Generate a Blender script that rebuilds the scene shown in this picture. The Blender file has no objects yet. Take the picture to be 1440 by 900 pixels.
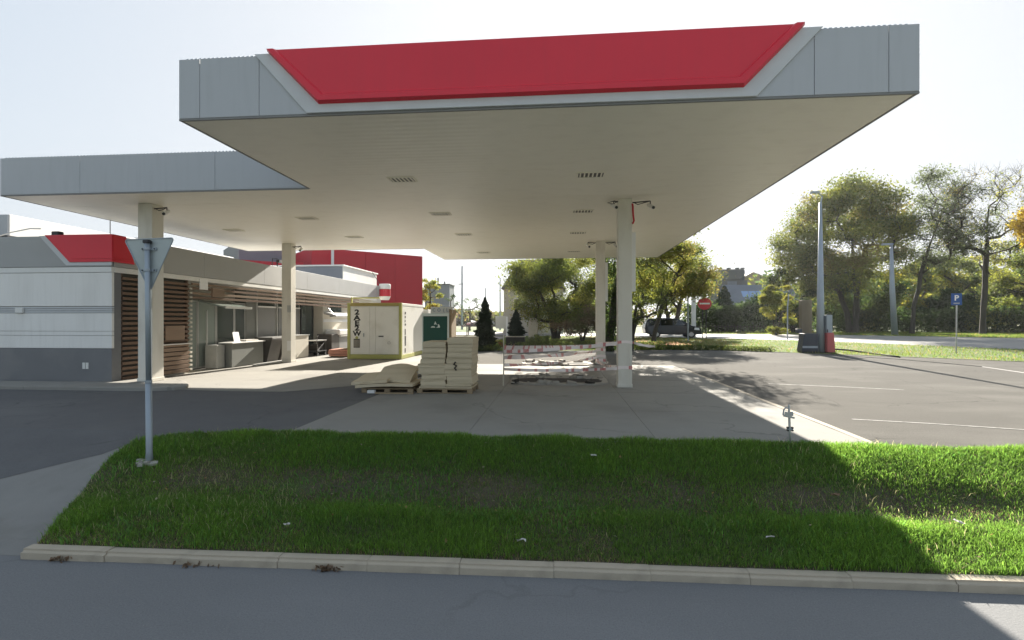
import bpy, bmesh, math, random
import numpy as np
from mathutils import Vector, Matrix
R = math.radians
sc = bpy.context.scene
COL = sc.collection
random.seed(7)
# ---------------------------------------------------------------- camera, sky, sun, exposure
cam = bpy.data.cameras.new('camera')
cam.lens = 18.0; cam.sensor_width = 36.0; cam.clip_start = 0.05; cam.clip_end = 3000
cam_o = bpy.data.objects.new('camera', cam); COL.objects.link(cam_o)
cam_o.location = (0, 0, 1.95); cam_o.rotation_euler = (R(90), 0, math.atan(65 / 720))
sc.camera = cam_o
KX, KY = 0.27, 2.0                      # shadow run per metre of height: towards -X and -Y
sun_el = math.atan(1 / math.hypot(KX, KY)); sun_az = math.atan2(KX, KY)
w = bpy.data.worlds.new('World'); sc.world = w; w.use_nodes = True
wn = w.node_tree.nodes; wl = w.node_tree.links
bg = wn['Background']
sky = wn.new('ShaderNodeTexSky'); sky.sky_type = 'NISHITA'; sky.sun_disc = False
sky.sun_elevation = sun_el; sky.sun_rotation = sun_az
sky.altitude = 100; sky.air_density = 1.0; sky.dust_density = 4.0; sky.ozone_density = 1.0
# thin bright haze over the whole sky: colour softened, highlights rolled off evenly in every direction
hs_ = wn.new('ShaderNodeHueSaturation'); hs_.inputs['Saturation'].default_value = 0.95
ad_ = wn.new('ShaderNodeVectorMath'); ad_.operation = 'ADD'; ad_.inputs[1].default_value = (1.9, 1.85, 1.7)
dv_ = wn.new('ShaderNodeVectorMath'); dv_.operation = 'DIVIDE'
sc_ = wn.new('ShaderNodeVectorMath'); sc_.operation = 'SCALE'; sc_.inputs['Scale'].default_value = 1.44
mx_ = wn.new('ShaderNodeMixRGB'); mx_.inputs[0].default_value = 0.3; mx_.inputs[2].default_value = (0.58, 0.70, 0.80, 1)      # even haze veil
wl.new(dv_.outputs[0], mx_.inputs[1])
wl.new(sky.outputs[0], hs_.inputs['Color']); wl.new(hs_.outputs[0], ad_.inputs[0]); wl.new(hs_.outputs[0], dv_.inputs[0]); wl.new(ad_.outputs[0], dv_.inputs[1])
wl.new(mx_.outputs[0], sc_.inputs[0]); wl.new(sc_.outputs[0], bg.inputs[0]); bg.inputs[1].default_value = 0.12
sl = bpy.data.lights.new('sun', 'SUN'); sl.energy = 2.45; sl.angle = R(0.53); sl.color = (1, 0.93, 0.82)
so = bpy.data.objects.new('sun', sl); COL.objects.link(so); so.location = (10, 60, 40)
so.rotation_euler = Vector((-KX, -KY, -1)).to_track_quat('-Z', 'Y').to_euler()
vs = sc.view_settings; vs.view_transform = 'Standard'; vs.look = 'None'; vs.exposure = 2.78; vs.gamma = 1.0
try: sc.cycles.use_denoising = True
except Exception: pass
sc.cycles.max_bounces = 8; sc.cycles.transparent_max_bounces = 12

# ---------------------------------------------------------------- materials
def mat(name, col, rough=0.6, col2=None, scale=3.0, amt=0.5, bump=0.0, bscale=40.0, metal=0.0, spec=0.4,
        stretch=(1, 1, 1), col3=None, scale3=0.6, amt3=0.4, attr=False, speck=0.0, crack=0.0, streak=0.0, streakcol=(0.12, 0.11, 0.10)):
    m = bpy.data.materials.new(name); m.use_nodes = True
    nt = m.node_tree; N = nt.nodes; L = nt.links; b = N['Principled BSDF']
    b.inputs['Roughness'].default_value = rough; b.inputs['Metallic'].default_value = metal
    b.inputs['Specular IOR Level'].default_value = spec
    tc = N.new('ShaderNodeTexCoord'); mp = N.new('ShaderNodeMapping'); mp.inputs['Scale'].default_value = stretch
    L.new(tc.outputs['Object'], mp.inputs[0])
    base = None
    if attr:
        a = N.new('ShaderNodeAttribute'); a.attribute_name = 'col'; base = a.outputs['Color']
    if col2 is not None:
        n = N.new('ShaderNodeTexNoise'); n.inputs['Scale'].default_value = scale; n.inputs['Detail'].default_value = 8
        n.inputs['Roughness'].default_value = 0.65
        L.new(mp.outputs[0], n.inputs[0])
        r = N.new('ShaderNodeValToRGB'); r.color_ramp.elements[0].position = 0.5 - amt / 2; r.color_ramp.elements[1].position = 0.5 + amt / 2
        r.color_ramp.elements[0].color = (*col2, 1); r.color_ramp.elements[1].color = (*col, 1)
        L.new(n.outputs[0], r.inputs[0]); base = r.outputs[0]
        if col3 is not None:
            n3 = N.new('ShaderNodeTexNoise'); n3.inputs['Scale'].default_value = scale3; n3.inputs['Detail'].default_value = 6
            L.new(mp.outputs[0], n3.inputs[0])
            r3 = N.new('ShaderNodeValToRGB'); r3.color_ramp.elements[0].position = 0.5; r3.color_ramp.elements[1].position = 0.68
            r3.color_ramp.elements[1].color = (amt3,) * 3 + (1,)
            r3.color_ramp.elements[0].color = (0, 0, 0, 1)
            L.new(n3.outputs[0], r3.inputs[0])
            mx = N.new('ShaderNodeMixRGB'); L.new(r3.outputs[0], mx.inputs[0]); L.new(base, mx.inputs[1])
            mx.inputs[2].default_value = (*col3, 1); base = mx.outputs[0]
    def mixin(fac, colr, base, mode='MIX'):
        mx = N.new('ShaderNodeMixRGB'); mx.blend_type = mode; L.new(fac, mx.inputs[0]); L.new(base, mx.inputs[1]); mx.inputs[2].default_value = (*colr, 1); return mx.outputs[0]
    def ramp(src, p0, p1, v0, v1):
        r = N.new('ShaderNodeValToRGB'); r.color_ramp.elements[0].position = p0; r.color_ramp.elements[1].position = p1
        r.color_ramp.elements[0].color = (v0, v0, v0, 1); r.color_ramp.elements[1].color = (v1, v1, v1, 1); L.new(src, r.inputs[0]); return r.outputs[0]
    if speck and base is not None:          # aggregate
        n = N.new('ShaderNodeTexNoise'); n.inputs['Scale'].default_value = 95; n.inputs['Detail'].default_value = 3; L.new(tc.outputs['Object'], n.inputs[0])
        base = mixin(ramp(n.outputs[0], .52, .70, 0, speck), (0.45, 0.43, 0.40), base)
        n = N.new('ShaderNodeTexNoise'); n.inputs['Scale'].default_value = 60; n.inputs['Detail'].default_value = 3; L.new(tc.outputs['Object'], n.inputs[0])
        base = mixin(ramp(n.outputs[0], .50, .66, 0, speck * 1.3), (0.03, 0.03, 0.03), base)
    if crack and base is not None:          # a few wandering cracks
        n = N.new('ShaderNodeTexNoise'); n.inputs['Scale'].default_value = 1.3; n.inputs['Detail'].default_value = 6; L.new(tc.outputs['Object'], n.inputs[0])
        ad = N.new('ShaderNodeMixRGB'); ad.blend_type = 'ADD'; ad.inputs[0].default_value = 0.9; L.new(tc.outputs['Object'], ad.inputs[1]); L.new(n.outputs['Color'], ad.inputs[2])
        v = N.new('ShaderNodeTexVoronoi'); v.feature = 'DISTANCE_TO_EDGE'; v.inputs['Scale'].default_value = 0.30; L.new(ad.outputs[0], v.inputs[0])
        gate = N.new('ShaderNodeTexNoise'); gate.inputs['Scale'].default_value = 0.35; L.new(tc.outputs['Object'], gate.inputs[0])
        ml = N.new('ShaderNodeMath'); ml.operation = 'MULTIPLY'; L.new(ramp(v.outputs['Distance'], 0.002, 0.007, crack, 0), ml.inputs[0]); L.new(ramp(gate.outputs[0], .45, .55, 0, 1), ml.inputs[1])
        base = mixin(ml.outputs[0], (0.03, 0.029, 0.027), base)
    if streak and base is not None:         # rain-run dirt
        ms = N.new('ShaderNodeMapping'); ms.inputs['Scale'].default_value = (5, 5, 0.35); L.new(tc.outputs['Object'], ms.inputs[0])
        n = N.new('ShaderNodeTexNoise'); n.inputs['Scale'].default_value = 2.2; n.inputs['Detail'].default_value = 7; L.new(ms.outputs[0], n.inputs[0])
        base = mixin(ramp(n.outputs[0], .48, .75, 0, streak), streakcol, base)
    if base is not None: L.new(base, b.inputs['Base Color'])
    else: b.inputs['Base Color'].default_value = (*col, 1)
    if bump > 0:
        nb = N.new('ShaderNodeTexNoise'); nb.inputs['Scale'].default_value = bscale; nb.inputs['Detail'].default_value = 5
        L.new(mp.outputs[0], nb.inputs[0])
        bp = N.new('ShaderNodeBump'); bp.inputs['Strength'].default_value = bump; bp.inputs['Distance'].default_value = 0.02
        L.new(nb.outputs[0], bp.inputs['Height']); L.new(bp.outputs[0], b.inputs['Normal'])
    return m

def leaf_mat(name, trans=0.45, tv=1.7):
    m = bpy.data.materials.new(name); m.use_nodes = True
    nt = m.node_tree; N = nt.nodes; L = nt.links
    N.remove(N['Principled BSDF'])
    a = N.new('ShaderNodeAttribute'); a.attribute_name = 'col'
    d = N.new('ShaderNodeBsdfDiffuse'); t = N.new('ShaderNodeBsdfTranslucent'); g = N.new('ShaderNodeBsdfGlossy')
    hs = N.new('ShaderNodeHueSaturation'); hs.inputs['Saturation'].default_value = 1.0; hs.inputs['Value'].default_value = tv
    L.new(a.outputs['Color'], d.inputs[0]); L.new(a.outputs['Color'], hs.inputs['Color']); L.new(hs.outputs[0], t.inputs[0])
    g.inputs['Roughness'].default_value = 0.5; g.inputs[0].default_value = (0.6, 0.6, 0.6, 1)
    m1 = N.new('ShaderNodeMixShader'); m1.inputs[0].default_value = trans
    L.new(d.outputs[0], m1.inputs[1]); L.new(t.outputs[0], m1.inputs[2])
    m2 = N.new('ShaderNodeMixShader'); m2.inputs[0].default_value = 0.035
    L.new(m1.outputs[0], m2.inputs[1]); L.new(g.outputs[0], m2.inputs[2])
    L.new(m2.outputs[0], N['Material Output'].inputs[0])
    return m

def glass_mat(name, tint, see=0.5):
    m = bpy.data.materials.new(name); m.use_nodes = True
    nt = m.node_tree; N = nt.nodes; L = nt.links; b = N['Principled BSDF']
    b.inputs['Base Color'].default_value = (*tint, 1); b.inputs['Roughness'].default_value = 0.06
    t = N.new('ShaderNodeBsdfTransparent'); t.inputs[0].default_value = (0.85, 0.92, 0.9, 1)
    mx = N.new('ShaderNodeMixShader'); mx.inputs[0].default_value = see
    L.new(b.outputs[0], mx.inputs[1]); L.new(t.outputs[0], mx.inputs[2]); L.new(mx.outputs[0], N['Material Output'].inputs[0])
    return m

M = {}
M['fascia'] = mat('grey_fascia', (0.46, 0.47, 0.49), 0.45, (0.425, 0.435, 0.455), 0.7, 0.7, 0.04, 3, stretch=(1, 1, 0.5), streak=0.10, streakcol=(0.22, 0.225, 0.22))
M['shopfascia'] = mat('shop_fascia', (0.40, 0.40, 0.395), 0.5, (0.34, 0.34, 0.335), 0.8, 0.6)
M['trim_light'] = mat('light_trim', (0.60, 0.61, 0.62), 0.45, (0.50, 0.51, 0.52), 2, 0.6)
M['red'] = mat('red_sheet', (0.72, 0.030, 0.052), 0.36, (0.66, 0.027, 0.048), 0.9, 0.6, 0.03, 2.5, streak=0.10, streakcol=(0.36, 0.05, 0.06))
M['redwall'] = mat('red_wall', (0.40, 0.022, 0.035), 0.6, (0.34, 0.02, 0.03), 0.3, 0.6)
M['soffit'] = mat('soffit', (0.86, 0.82, 0.71), 0.40, (0.83, 0.79, 0.675), 0.25, 0.8, col3=(0.50, 0.45, 0.36), scale3=2.2, amt3=0.10, stretch=(1, 1.4, 1), spec=0.6)
def ribs(m, scale, strength):
    N = m.node_tree.nodes; L = m.node_tree.links; tc = N.new('ShaderNodeTexCoord'); wv = N.new('ShaderNodeTexWave'); wv.bands_direction = 'Y'; wv.inputs['Scale'].default_value = scale
    wv.inputs['Distortion'].default_value = 0.0; L.new(tc.outputs['Object'], wv.inputs[0]); bp = N.new('ShaderNodeBump'); bp.inputs['Strength'].default_value = strength; bp.inputs['Distance'].default_value = 0.01
    L.new(wv.outputs[0], bp.inputs['Height']); L.new(bp.outputs[0], N['Principled BSDF'].inputs['Normal'])
ribs(M['soffit'], 1.6, 0.25)
M['column'] = mat('column_paint', (0.72, 0.69, 0.62), 0.5, (0.62, 0.585, 0.51), 1.2, 0.5, 0.05, 25, col3=(0.42, 0.38, 0.31), scale3=3.0, amt3=0.3, stretch=(1, 1, 0.35))
M['dark'] = mat('dark_metal', (0.03, 0.03, 0.032), 0.5)
M['white'] = mat('white_paint', (0.78, 0.77, 0.74), 0.5, (0.68, 0.67, 0.64), 1.5, 0.5)
M['whitewall'] = mat('white_wall', (0.84, 0.82, 0.785), 0.6, (0.78, 0.765, 0.735), 0.6, 0.6, 0.03, 18, col3=(0.50, 0.48, 0.44), scale3=1.2, amt3=0.25, stretch=(1, 1, 0.3), streak=0.14, streakcol=(0.45, 0.43, 0.40))
M['basegrey'] = mat('dark_base', (0.20, 0.20, 0.205), 0.65, (0.165, 0.165, 0.17), 0.9, 0.6, 0.05, 30, col3=(0.28, 0.27, 0.25), scale3=1.0, amt3=0.3)
M['wood'] = mat('slat_wood', (0.19, 0.118, 0.078), 0.6, (0.11, 0.068, 0.046), 4, 0.8, 0.15, 30, stretch=(1, 0.25, 4))
M['wood2'] = mat('slat_wood_pale', (0.29, 0.205, 0.145), 0.6, (0.20, 0.135, 0.095), 4, 0.8, 0.15, 30, stretch=(1, 0.25, 4))
M['pallet'] = mat('pallet_wood', (0.36, 0.27, 0.17), 0.75, (0.24, 0.18, 0.11), 5, 0.7, 0.2, 40, stretch=(0.3, 2, 2))
M['board'] = mat('fibre_board', (0.62, 0.52, 0.365), 0.85, (0.54, 0.45, 0.31), 2.2, 0.7, 0.35, 9, stretch=(0.5, 0.5, 9), col3=(0.30, 0.25, 0.17), scale3=1.1, amt3=0.35)
M['concrete'] = mat('forecourt_concrete', (0.32, 0.305, 0.275), 0.85, (0.26, 0.25, 0.225), 1.1, 0.8, 0.12, 60, spec=0.15, col3=(0.20, 0.19, 0.175), scale3=0.5, amt3=0.5, speck=0.10, crack=0.3)
M['asphalt'] = mat('asphalt', (0.125, 0.124, 0.124), 0.9, (0.095, 0.094, 0.096), 1.6, 0.8, 0.35, 90, col3=(0.16, 0.158, 0.152), scale3=0.35, amt3=0.5, speck=0.14, crack=0.4)
M['asphalt2'] = mat('worn_asphalt', (0.145, 0.138, 0.125), 0.95, (0.115, 0.11, 0.10), 0.8, 0.8, 0.25, 70, col3=(0.215, 0.205, 0.185), scale3=0.45, amt3=0.5, spec=0.03, stretch=(0.5, 1, 1), speck=0.16, crack=0.45)
M['street'] = mat('street_asphalt', (0.185, 0.188, 0.19), 0.8, (0.155, 0.158, 0.16), 0.9, 0.8, 0.25, 110, stretch=(0.35, 1, 1), col3=(0.22, 0.222, 0.225), scale3=0.4, amt3=0.5, speck=0.14, crack=0.16)
M['farroad'] = mat('far_road', (0.27, 0.26, 0.245), 0.8, (0.23, 0.22, 0.21), 0.4, 0.7, 0.1, 30)
M['kerb'] = mat('kerb_concrete', (0.50, 0.43, 0.33), 0.85, (0.38, 0.325, 0.25), 3.0, 0.8, 0.3, 50, col3=(0.16, 0.14, 0.11), scale3=2.0, amt3=0.5)
M['apron'] = mat('apron_concrete', (0.25, 0.243, 0.225), 0.85, (0.19, 0.183, 0.17), 1.6, 0.8, 0.25, 50, col3=(0.13, 0.12, 0.10), scale3=1.1, amt3=0.5)
M['soil'] = mat('soil', (0.10, 0.085, 0.055), 0.95, (0.055, 0.05, 0.03), 6, 0.8, 0.5, 30, col3=(0.06, 0.10, 0.025), scale3=1.0, amt3=0.9)
M['lawnbase'] = mat('lawn_base', (0.10, 0.15, 0.035), 0.95, (0.07, 0.10, 0.025), 1.2, 0.8, 0.6, 14, col3=(0.20, 0.17, 0.07), scale3=0.35, amt3=0.6)
M['ground'] = mat('ground_cover', (0.12, 0.14, 0.05), 0.95, (0.085, 0.095, 0.04), 0.3, 0.8, 0.4, 5, col3=(0.17, 0.14, 0.08), scale3=0.1, amt3=0.6)
M['galv'] = mat('galvanised', (0.36, 0.40, 0.44), 0.42, (0.28, 0.315, 0.35), 2.5, 0.7, metal=0.35, stretch=(1, 1, 0.4))
M['signback'] = mat('sign_back', (0.40, 0.44, 0.44), 0.45, (0.34, 0.375, 0.375), 3.0, 0.6, metal=0.25)
M['bark'] = mat('bark', (0.075, 0.066, 0.054), 0.9, (0.038, 0.033, 0.028), 6, 0.8, 0.7, 18, stretch=(1, 1, 0.25))
M['leaf'] = leaf_mat('leaf', 0.55, 2.1)
M['grass'] = leaf_mat('grass_blade', 0.58, 2.9)
M['needle'] = leaf_mat('needle', 0.12)
M['glass'] = glass_mat('pane_glass', (0.10, 0.12, 0.115), 0.42)
M['frost'] = glass_mat('frosted_glass', (0.30, 0.34, 0.31), 0.15)
M['shutter'] = mat('roller_shutter', (0.22, 0.22, 0.215), 0.55, (0.19, 0.19, 0.185), 1, 0.5)
M['alu'] = mat('aluminium', (0.48, 0.48, 0.46), 0.4, (0.40, 0.40, 0.385), 3, 0.5, metal=0.4)
M['counter'] = mat('counter_grey', (0.20, 0.205, 0.185), 0.5, (0.165, 0.17, 0.155), 1.5, 0.5)
M['counterdark'] = mat('counter_dark', (0.075, 0.07, 0.062), 0.45, (0.055, 0.05, 0.045), 2, 0.5)
M['cream'] = mat('cream_wall', (0.58, 0.545, 0.47), 0.65, (0.50, 0.47, 0.40), 1, 0.6, 0.03, 20)
M['lime'] = mat('lime_frame', (0.46, 0.47, 0.14), 0.55, (0.40, 0.39, 0.16), 2, 0.7)
M['ochre'] = mat('ochre_frame', (0.42, 0.34, 0.12), 0.6, (0.34, 0.28, 0.10), 2, 0.7)
M['contain'] = mat('container_white', (0.82, 0.81, 0.775), 0.5, (0.76, 0.75, 0.715), 1.0, 0.6, 0.03, 10, col3=(0.42, 0.39, 0.32), scale3=1.0, amt3=0.3)
M['black'] = mat('black_print', (0.02, 0.02, 0.02), 0.6)
M['green'] = mat('green_panel', (0.012, 0.075, 0.052), 0.45, (0.010, 0.058, 0.042), 1.2, 0.6)
M['paleblue'] = mat('pale_frame', (0.62, 0.68, 0.65), 0.5)
M['stone'] = mat('pale_stone', (0.52, 0.46, 0.36), 0.85, (0.42, 0.37, 0.28), 3, 0.7, 0.2, 20)
M['oldpost'] = mat('old_post', (0.20, 0.17, 0.12), 0.9, (0.13, 0.11, 0.08), 3, 0.7, 0.3, 15, stretch=(1, 1, 0.3))
M['rubble'] = mat('broken_concrete', (0.40, 0.375, 0.33), 0.9, (0.29, 0.27, 0.24), 5, 0.8, 0.6, 20)
M['pit'] = mat('pit_soil', (0.055, 0.048, 0.042), 0.95, (0.03, 0.027, 0.025), 5, 0.8, 0.6, 20)
M['tapew'] = mat('tape_white', (0.84, 0.75, 0.72), 0.4)
M['taper'] = mat('tape_red', (0.66, 0.42, 0.39), 0.4, (0.55, 0.10, 0.10), 14, 0.4)
M['silo'] = mat('grey_cladding', (0.22, 0.235, 0.26), 0.6, (0.19, 0.205, 0.23), 0.5, 0.5)
M['paint'] = mat('worn_paint', (0.50, 0.49, 0.46), 0.8, (0.18, 0.172, 0.157), 4, 0.35, stretch=(2, 2, 1))  # pale grey broken by darker noise, for the thin forecourt streaks
M['carpaint'] = mat('car_paint', (0.018, 0.02, 0.026), 0.22, spec=0.6)
M['carglass'] = mat('car_glass', (0.012, 0.014, 0.016), 0.05, spec=0.8)
M['tyre'] = mat('tyre_rubber', (0.018, 0.018, 0.018), 0.85)
M['rim'] = mat('alloy_rim', (0.45, 0.45, 0.46), 0.3, metal=0.8)
M['lampglass'] = mat('headlamp_glass', (0.75, 0.76, 0.78), 0.1, spec=0.8)
M['signred'] = mat('sign_red', (0.55, 0.035, 0.05), 0.4, (0.48, 0.03, 0.045), 3, 0.5)
M['blue'] = mat('sign_blue', (0.02, 0.09, 0.30), 0.4, (0.016, 0.07, 0.25), 3, 0.5)
M['hutwall'] = mat('green_render', (0.42, 0.45, 0.36), 0.8, (0.36, 0.385, 0.30), 0.5, 0.6)
M['slate'] = mat('dark_roof', (0.10, 0.105, 0.10), 0.7, (0.07, 0.075, 0.075), 1.0, 0.6)
M['tower'] = mat('dark_stone', (0.095, 0.10, 0.105), 0.8, (0.07, 0.075, 0.08), 0.8, 0.6)
M['bluegrey'] = mat('blue_grey_roof', (0.125, 0.15, 0.19), 0.6, (0.10, 0.12, 0.15), 0.6, 0.6)
M['solar'] = mat('solar_glass', (0.20, 0.32, 0.55), 0.12, spec=0.9)
M['brownroof'] = mat('brown_roof', (0.24, 0.19, 0.12), 0.8, (0.20, 0.155, 0.10), 0.4, 0.6)
M['planter'] = mat('planter_wood', (0.03, 0.026, 0.022), 0.7, (0.02, 0.018, 0.016), 3, 0.6)
M['paper'] = mat('paper', (0.62, 0.60, 0.56), 0.8, (0.40, 0.37, 0.32), 14, 0.6)
M['litterbrown'] = mat('dry_leaf', (0.22, 0.14, 0.08), 0.9, (0.13, 0.085, 0.05), 8, 0.8)
M['blankred'] = mat('faded_red', (0.50, 0.12, 0.12), 0.55, (0.42, 0.10, 0.10), 2, 0.6)
M['navy'] = mat('dark_navy', (0.045, 0.052, 0.07), 0.4, (0.035, 0.04, 0.055), 2, 0.6)
M['poster'] = mat('poster', (0.80, 0.80, 0.79), 0.6)
M['brick'] = mat('pink_plastic', (0.60, 0.22, 0.16), 0.5, (0.5, 0.3, 0.22), 3, 0.8)

# ---------------------------------------------------------------- mesh builder
class MB:
    def __init__(s): s.v = []; s.f = []; s.m = []
    def add(s, vs_, fs, mi=0):
        o = len(s.v); s.v += [tuple(p) for p in vs_]
        for f in fs: s.f.append([i + o for i in f]); s.m.append(mi)
        return s
    def box(s, x0, x1, y0, y1, z0, z1, mi=0, mtx=None, jit=0):
        vs_ = [Vector((x, y, z)) for z in (z0, z1) for y in (y0, y1) for x in (x0, x1)]
        if jit: vs_ = [p + Vector([random.uniform(-jit, jit) for _ in range(3)]) for p in vs_]
        if mtx: vs_ = [mtx @ p for p in vs_]
        return s.add(vs_, [(0, 2, 3, 1), (4, 5, 7, 6), (0, 1, 5, 4), (1, 3, 7, 5), (3, 2, 6, 7), (2, 0, 4, 6)], mi)
    def prism(s, poly, axis, a0, a1, mi=0):
        """extrude a 2D polygon along axis ('x': poly=(y,z), 'y': (x,z), 'z': (x,y))"""
        n = len(poly)
        def P(u, v, t): return {'x': (t, u, v), 'y': (u, t, v), 'z': (u, v, t)}[axis]
        vs_ = [P(u, v, a0) for u, v in poly] + [P(u, v, a1) for u, v in poly]
        fs = [tuple(range(n - 1, -1, -1)), tuple(range(n, 2 * n))] + [(i, (i + 1) % n, n + (i + 1) % n, n + i) for i in range(n)]
        return s.add(vs_, fs, mi)
    def tube(s, pts, rad, n=8, mi=0, cap=True):
        pts = [Vector(p) for p in pts]
        rad = rad if hasattr(rad, '__len__') else [rad] * len(pts)
        rings = []; up = Vector((0, 0, 1))
        prev = None
        for i, p in enumerate(pts):
            d = (pts[min(i + 1, len(pts) - 1)] - pts[max(i - 1, 0)]).normalized()
            if prev is None:
                a = d.cross(up if abs(d.z) < 0.9 else Vector((1, 0, 0))).normalized()
            else:
                a = (prev - d * prev.dot(d)).normalized()
            prev = a; b = d.cross(a)
            rings.append([p + (a * math.cos(t) + b * math.sin(t)) * rad[i] for t in (2 * math.pi * k / n for k in range(n))])
        vs_ = [q for r in rings for q in r]; fs = []
        for i in range(len(pts) - 1):
            for k in range(n):
                fs.append((i * n + k, i * n + (k + 1) % n, (i + 1) * n + (k + 1) % n, (i + 1) * n + k))
        if cap: fs += [tuple(range(n - 1, -1, -1)), tuple((len(pts) - 1) * n + k for k in range(n))]
        return s.add(vs_, fs, mi)
    def cyl(s, x, y, z0, z1, r, r1=None, n=16, mi=0):
        return s.tube([(x, y, z0), (x, y, z1)], [r, r if r1 is None else r1], n, mi)

def wloc(o):
    v = Vector((0, 0, 0))
    while o is not None: v += o.location; o = o.parent
    return v
def link(o, parent=None):
    COL.objects.link(o)
    if parent is not None: o.parent = parent
    return o
def props(o, label=None, cat=None, group=None, kind=None):
    if label: o['label'] = label
    if cat: o['category'] = cat
    if group: o['group'] = group
    if kind: o['kind'] = kind
    return o
def build(name, mb, m, parent=None, bev=0, smooth=False, origin=None, label=None, cat=None, group=None, kind=None):
    """link the collected shapes (world coordinates) as ONE mesh object; a top-level mesh gets its origin at its base"""
    me = bpy.data.meshes.new(name)
    V = np.array(mb.v, dtype=float)
    if parent is not None: off = wloc(parent)
    elif origin is not None: off = Vector(origin)
    else: off = Vector(((V[:, 0].min() + V[:, 0].max()) / 2, (V[:, 1].min() + V[:, 1].max()) / 2, V[:, 2].min()))
    me.from_pydata([tuple(Vector(v) - off) for v in mb.v], [], mb.f)
    for x in (m if isinstance(m, (list, tuple)) else [m]): me.materials.append(x)
    me.polygons.foreach_set('material_index', mb.m)
    bm = bmesh.new(); bm.from_mesh(me); bmesh.ops.recalc_face_normals(bm, faces=bm.faces)
    if bev: 
        bmesh.ops.remove_doubles(bm, verts=bm.verts, dist=1e-5)
        ed = [e for e in bm.edges if len(e.link_faces) == 2 and e.calc_face_angle(0) > 0.6]
        bmesh.ops.bevel(bm, geom=ed, offset=bev, segments=2, profile=0.5, affect='EDGES', clamp_overlap=True)
    bm.to_mesh(me); bm.free()
    if smooth: me.polygons.foreach_set('use_smooth', [True] * len(me.polygons))
    me.update()
    o = bpy.data.objects.new(name, me)
    if parent is None: o.location = off
    link(o, parent)
    return props(o, label, cat, group, kind)
def thing(name, loc, label, cat, group=None, kind=None):
    o = bpy.data.objects.new(name, None); o.location = loc; o.empty_display_size = 0.2; COL.objects.link(o)
    return props(o, label, cat, group, kind)
def np_mesh(name, V, F, C, m, parent=None, loc=(0, 0, 0), **kw):
    me = bpy.data.meshes.new(name); off = wloc(parent) if parent is not None else Vector(loc)
    V = np.asarray(V, dtype=np.float32) - np.array(off, dtype=np.float32); F = np.asarray(F, dtype=np.int32)
    n, k = F.shape
    me.vertices.add(len(V)); me.vertices.foreach_set('co', V.ravel())
    me.loops.add(n * k); me.loops.foreach_set('vertex_index', F.ravel())
    me.polygons.add(n); me.polygons.foreach_set('loop_start', np.arange(0, n * k, k, dtype=np.int32))
    try: me.polygons.foreach_set('loop_total', np.full(n, k, dtype=np.int32))
    except Exception: pass
    me.update(calc_edges=True)
    at = me.color_attributes.new('col', 'FLOAT_COLOR', 'POINT')
    at.data.foreach_set('color', np.concatenate([C, np.ones((len(C), 1))], 1).astype(np.float32).ravel())
    me.materials.append(m)
    o = bpy.data.objects.new(name, me)
    if parent is None: o.location = off
    link(o, parent)
    return props(o, **kw)

# ---------------------------------------------------------------- terrain
def sstep(a, b, x):
    t = np.clip((np.asarray(x, dtype=float) - a) / (b - a), 0, 1); return t * t * (3 - 2 * t)
def T(x, y):
    x = np.asarray(x, dtype=float); y = np.asarray(y, dtype=float)
    z = 0.35 * sstep(39, 52, y + 0.5 * x)
    return z + np.where(y < 8.5, -0.75 * (1 - sstep(5.3, 8.5, y)), 0)
def Tz(x, y): return float(T(x, y))
def inside(poly, X, Y):
    poly = np.array(poly); n = len(poly); r = np.zeros(X.shape, bool); j = n - 1
    for i in range(n):
        xi, yi = poly[i]; xj, yj = poly[j]
        c = ((yi > Y) != (yj > Y)) & (X < (xj - xi) * (Y - yi) / (yj - yi + 1e-12) + xi)
        r ^= c; j = i
    return r
def sheet(name, poly, m, dz=0.0, step=1.5, kind='structure', zf=T, skirt=0.0):
    """a polygon cut into cells and draped over the terrain"""
    bm = bmesh.new()
    f = bm.faces.new([bm.verts.new((x, y, 0)) for x, y in poly])
    xs = [p[0] for p in poly]; ys = [p[1] for p in poly]
    for ax, lo, hi in (((1, 0, 0), min(xs), max(xs)), ((0, 1, 0), min(ys), max(ys))):
        k = int((hi - lo) / step)
        for i in range(1, k + 1):
            t = lo + (hi - lo) * i / (k + 1)
            bmesh.ops.bisect_plane(bm, geom=bm.verts[:] + bm.edges[:] + bm.faces[:], plane_co=Vector(ax) * t, plane_no=ax)
    for v in bm.verts: v.co.z = float(zf(v.co.x, v.co.y)) + dz
    bmesh.ops.recalc_face_normals(bm, faces=bm.faces)
    if sum(f.normal.z for f in bm.faces) < 0: bmesh.ops.reverse_faces(bm, faces=bm.faces)
    me = bpy.data.meshes.new(name); bm.to_mesh(me); bm.free(); me.materials.append(m)
    o = bpy.data.objects.new(name, me); COL.objects.link(o); o['kind'] = kind
    return o

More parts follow.
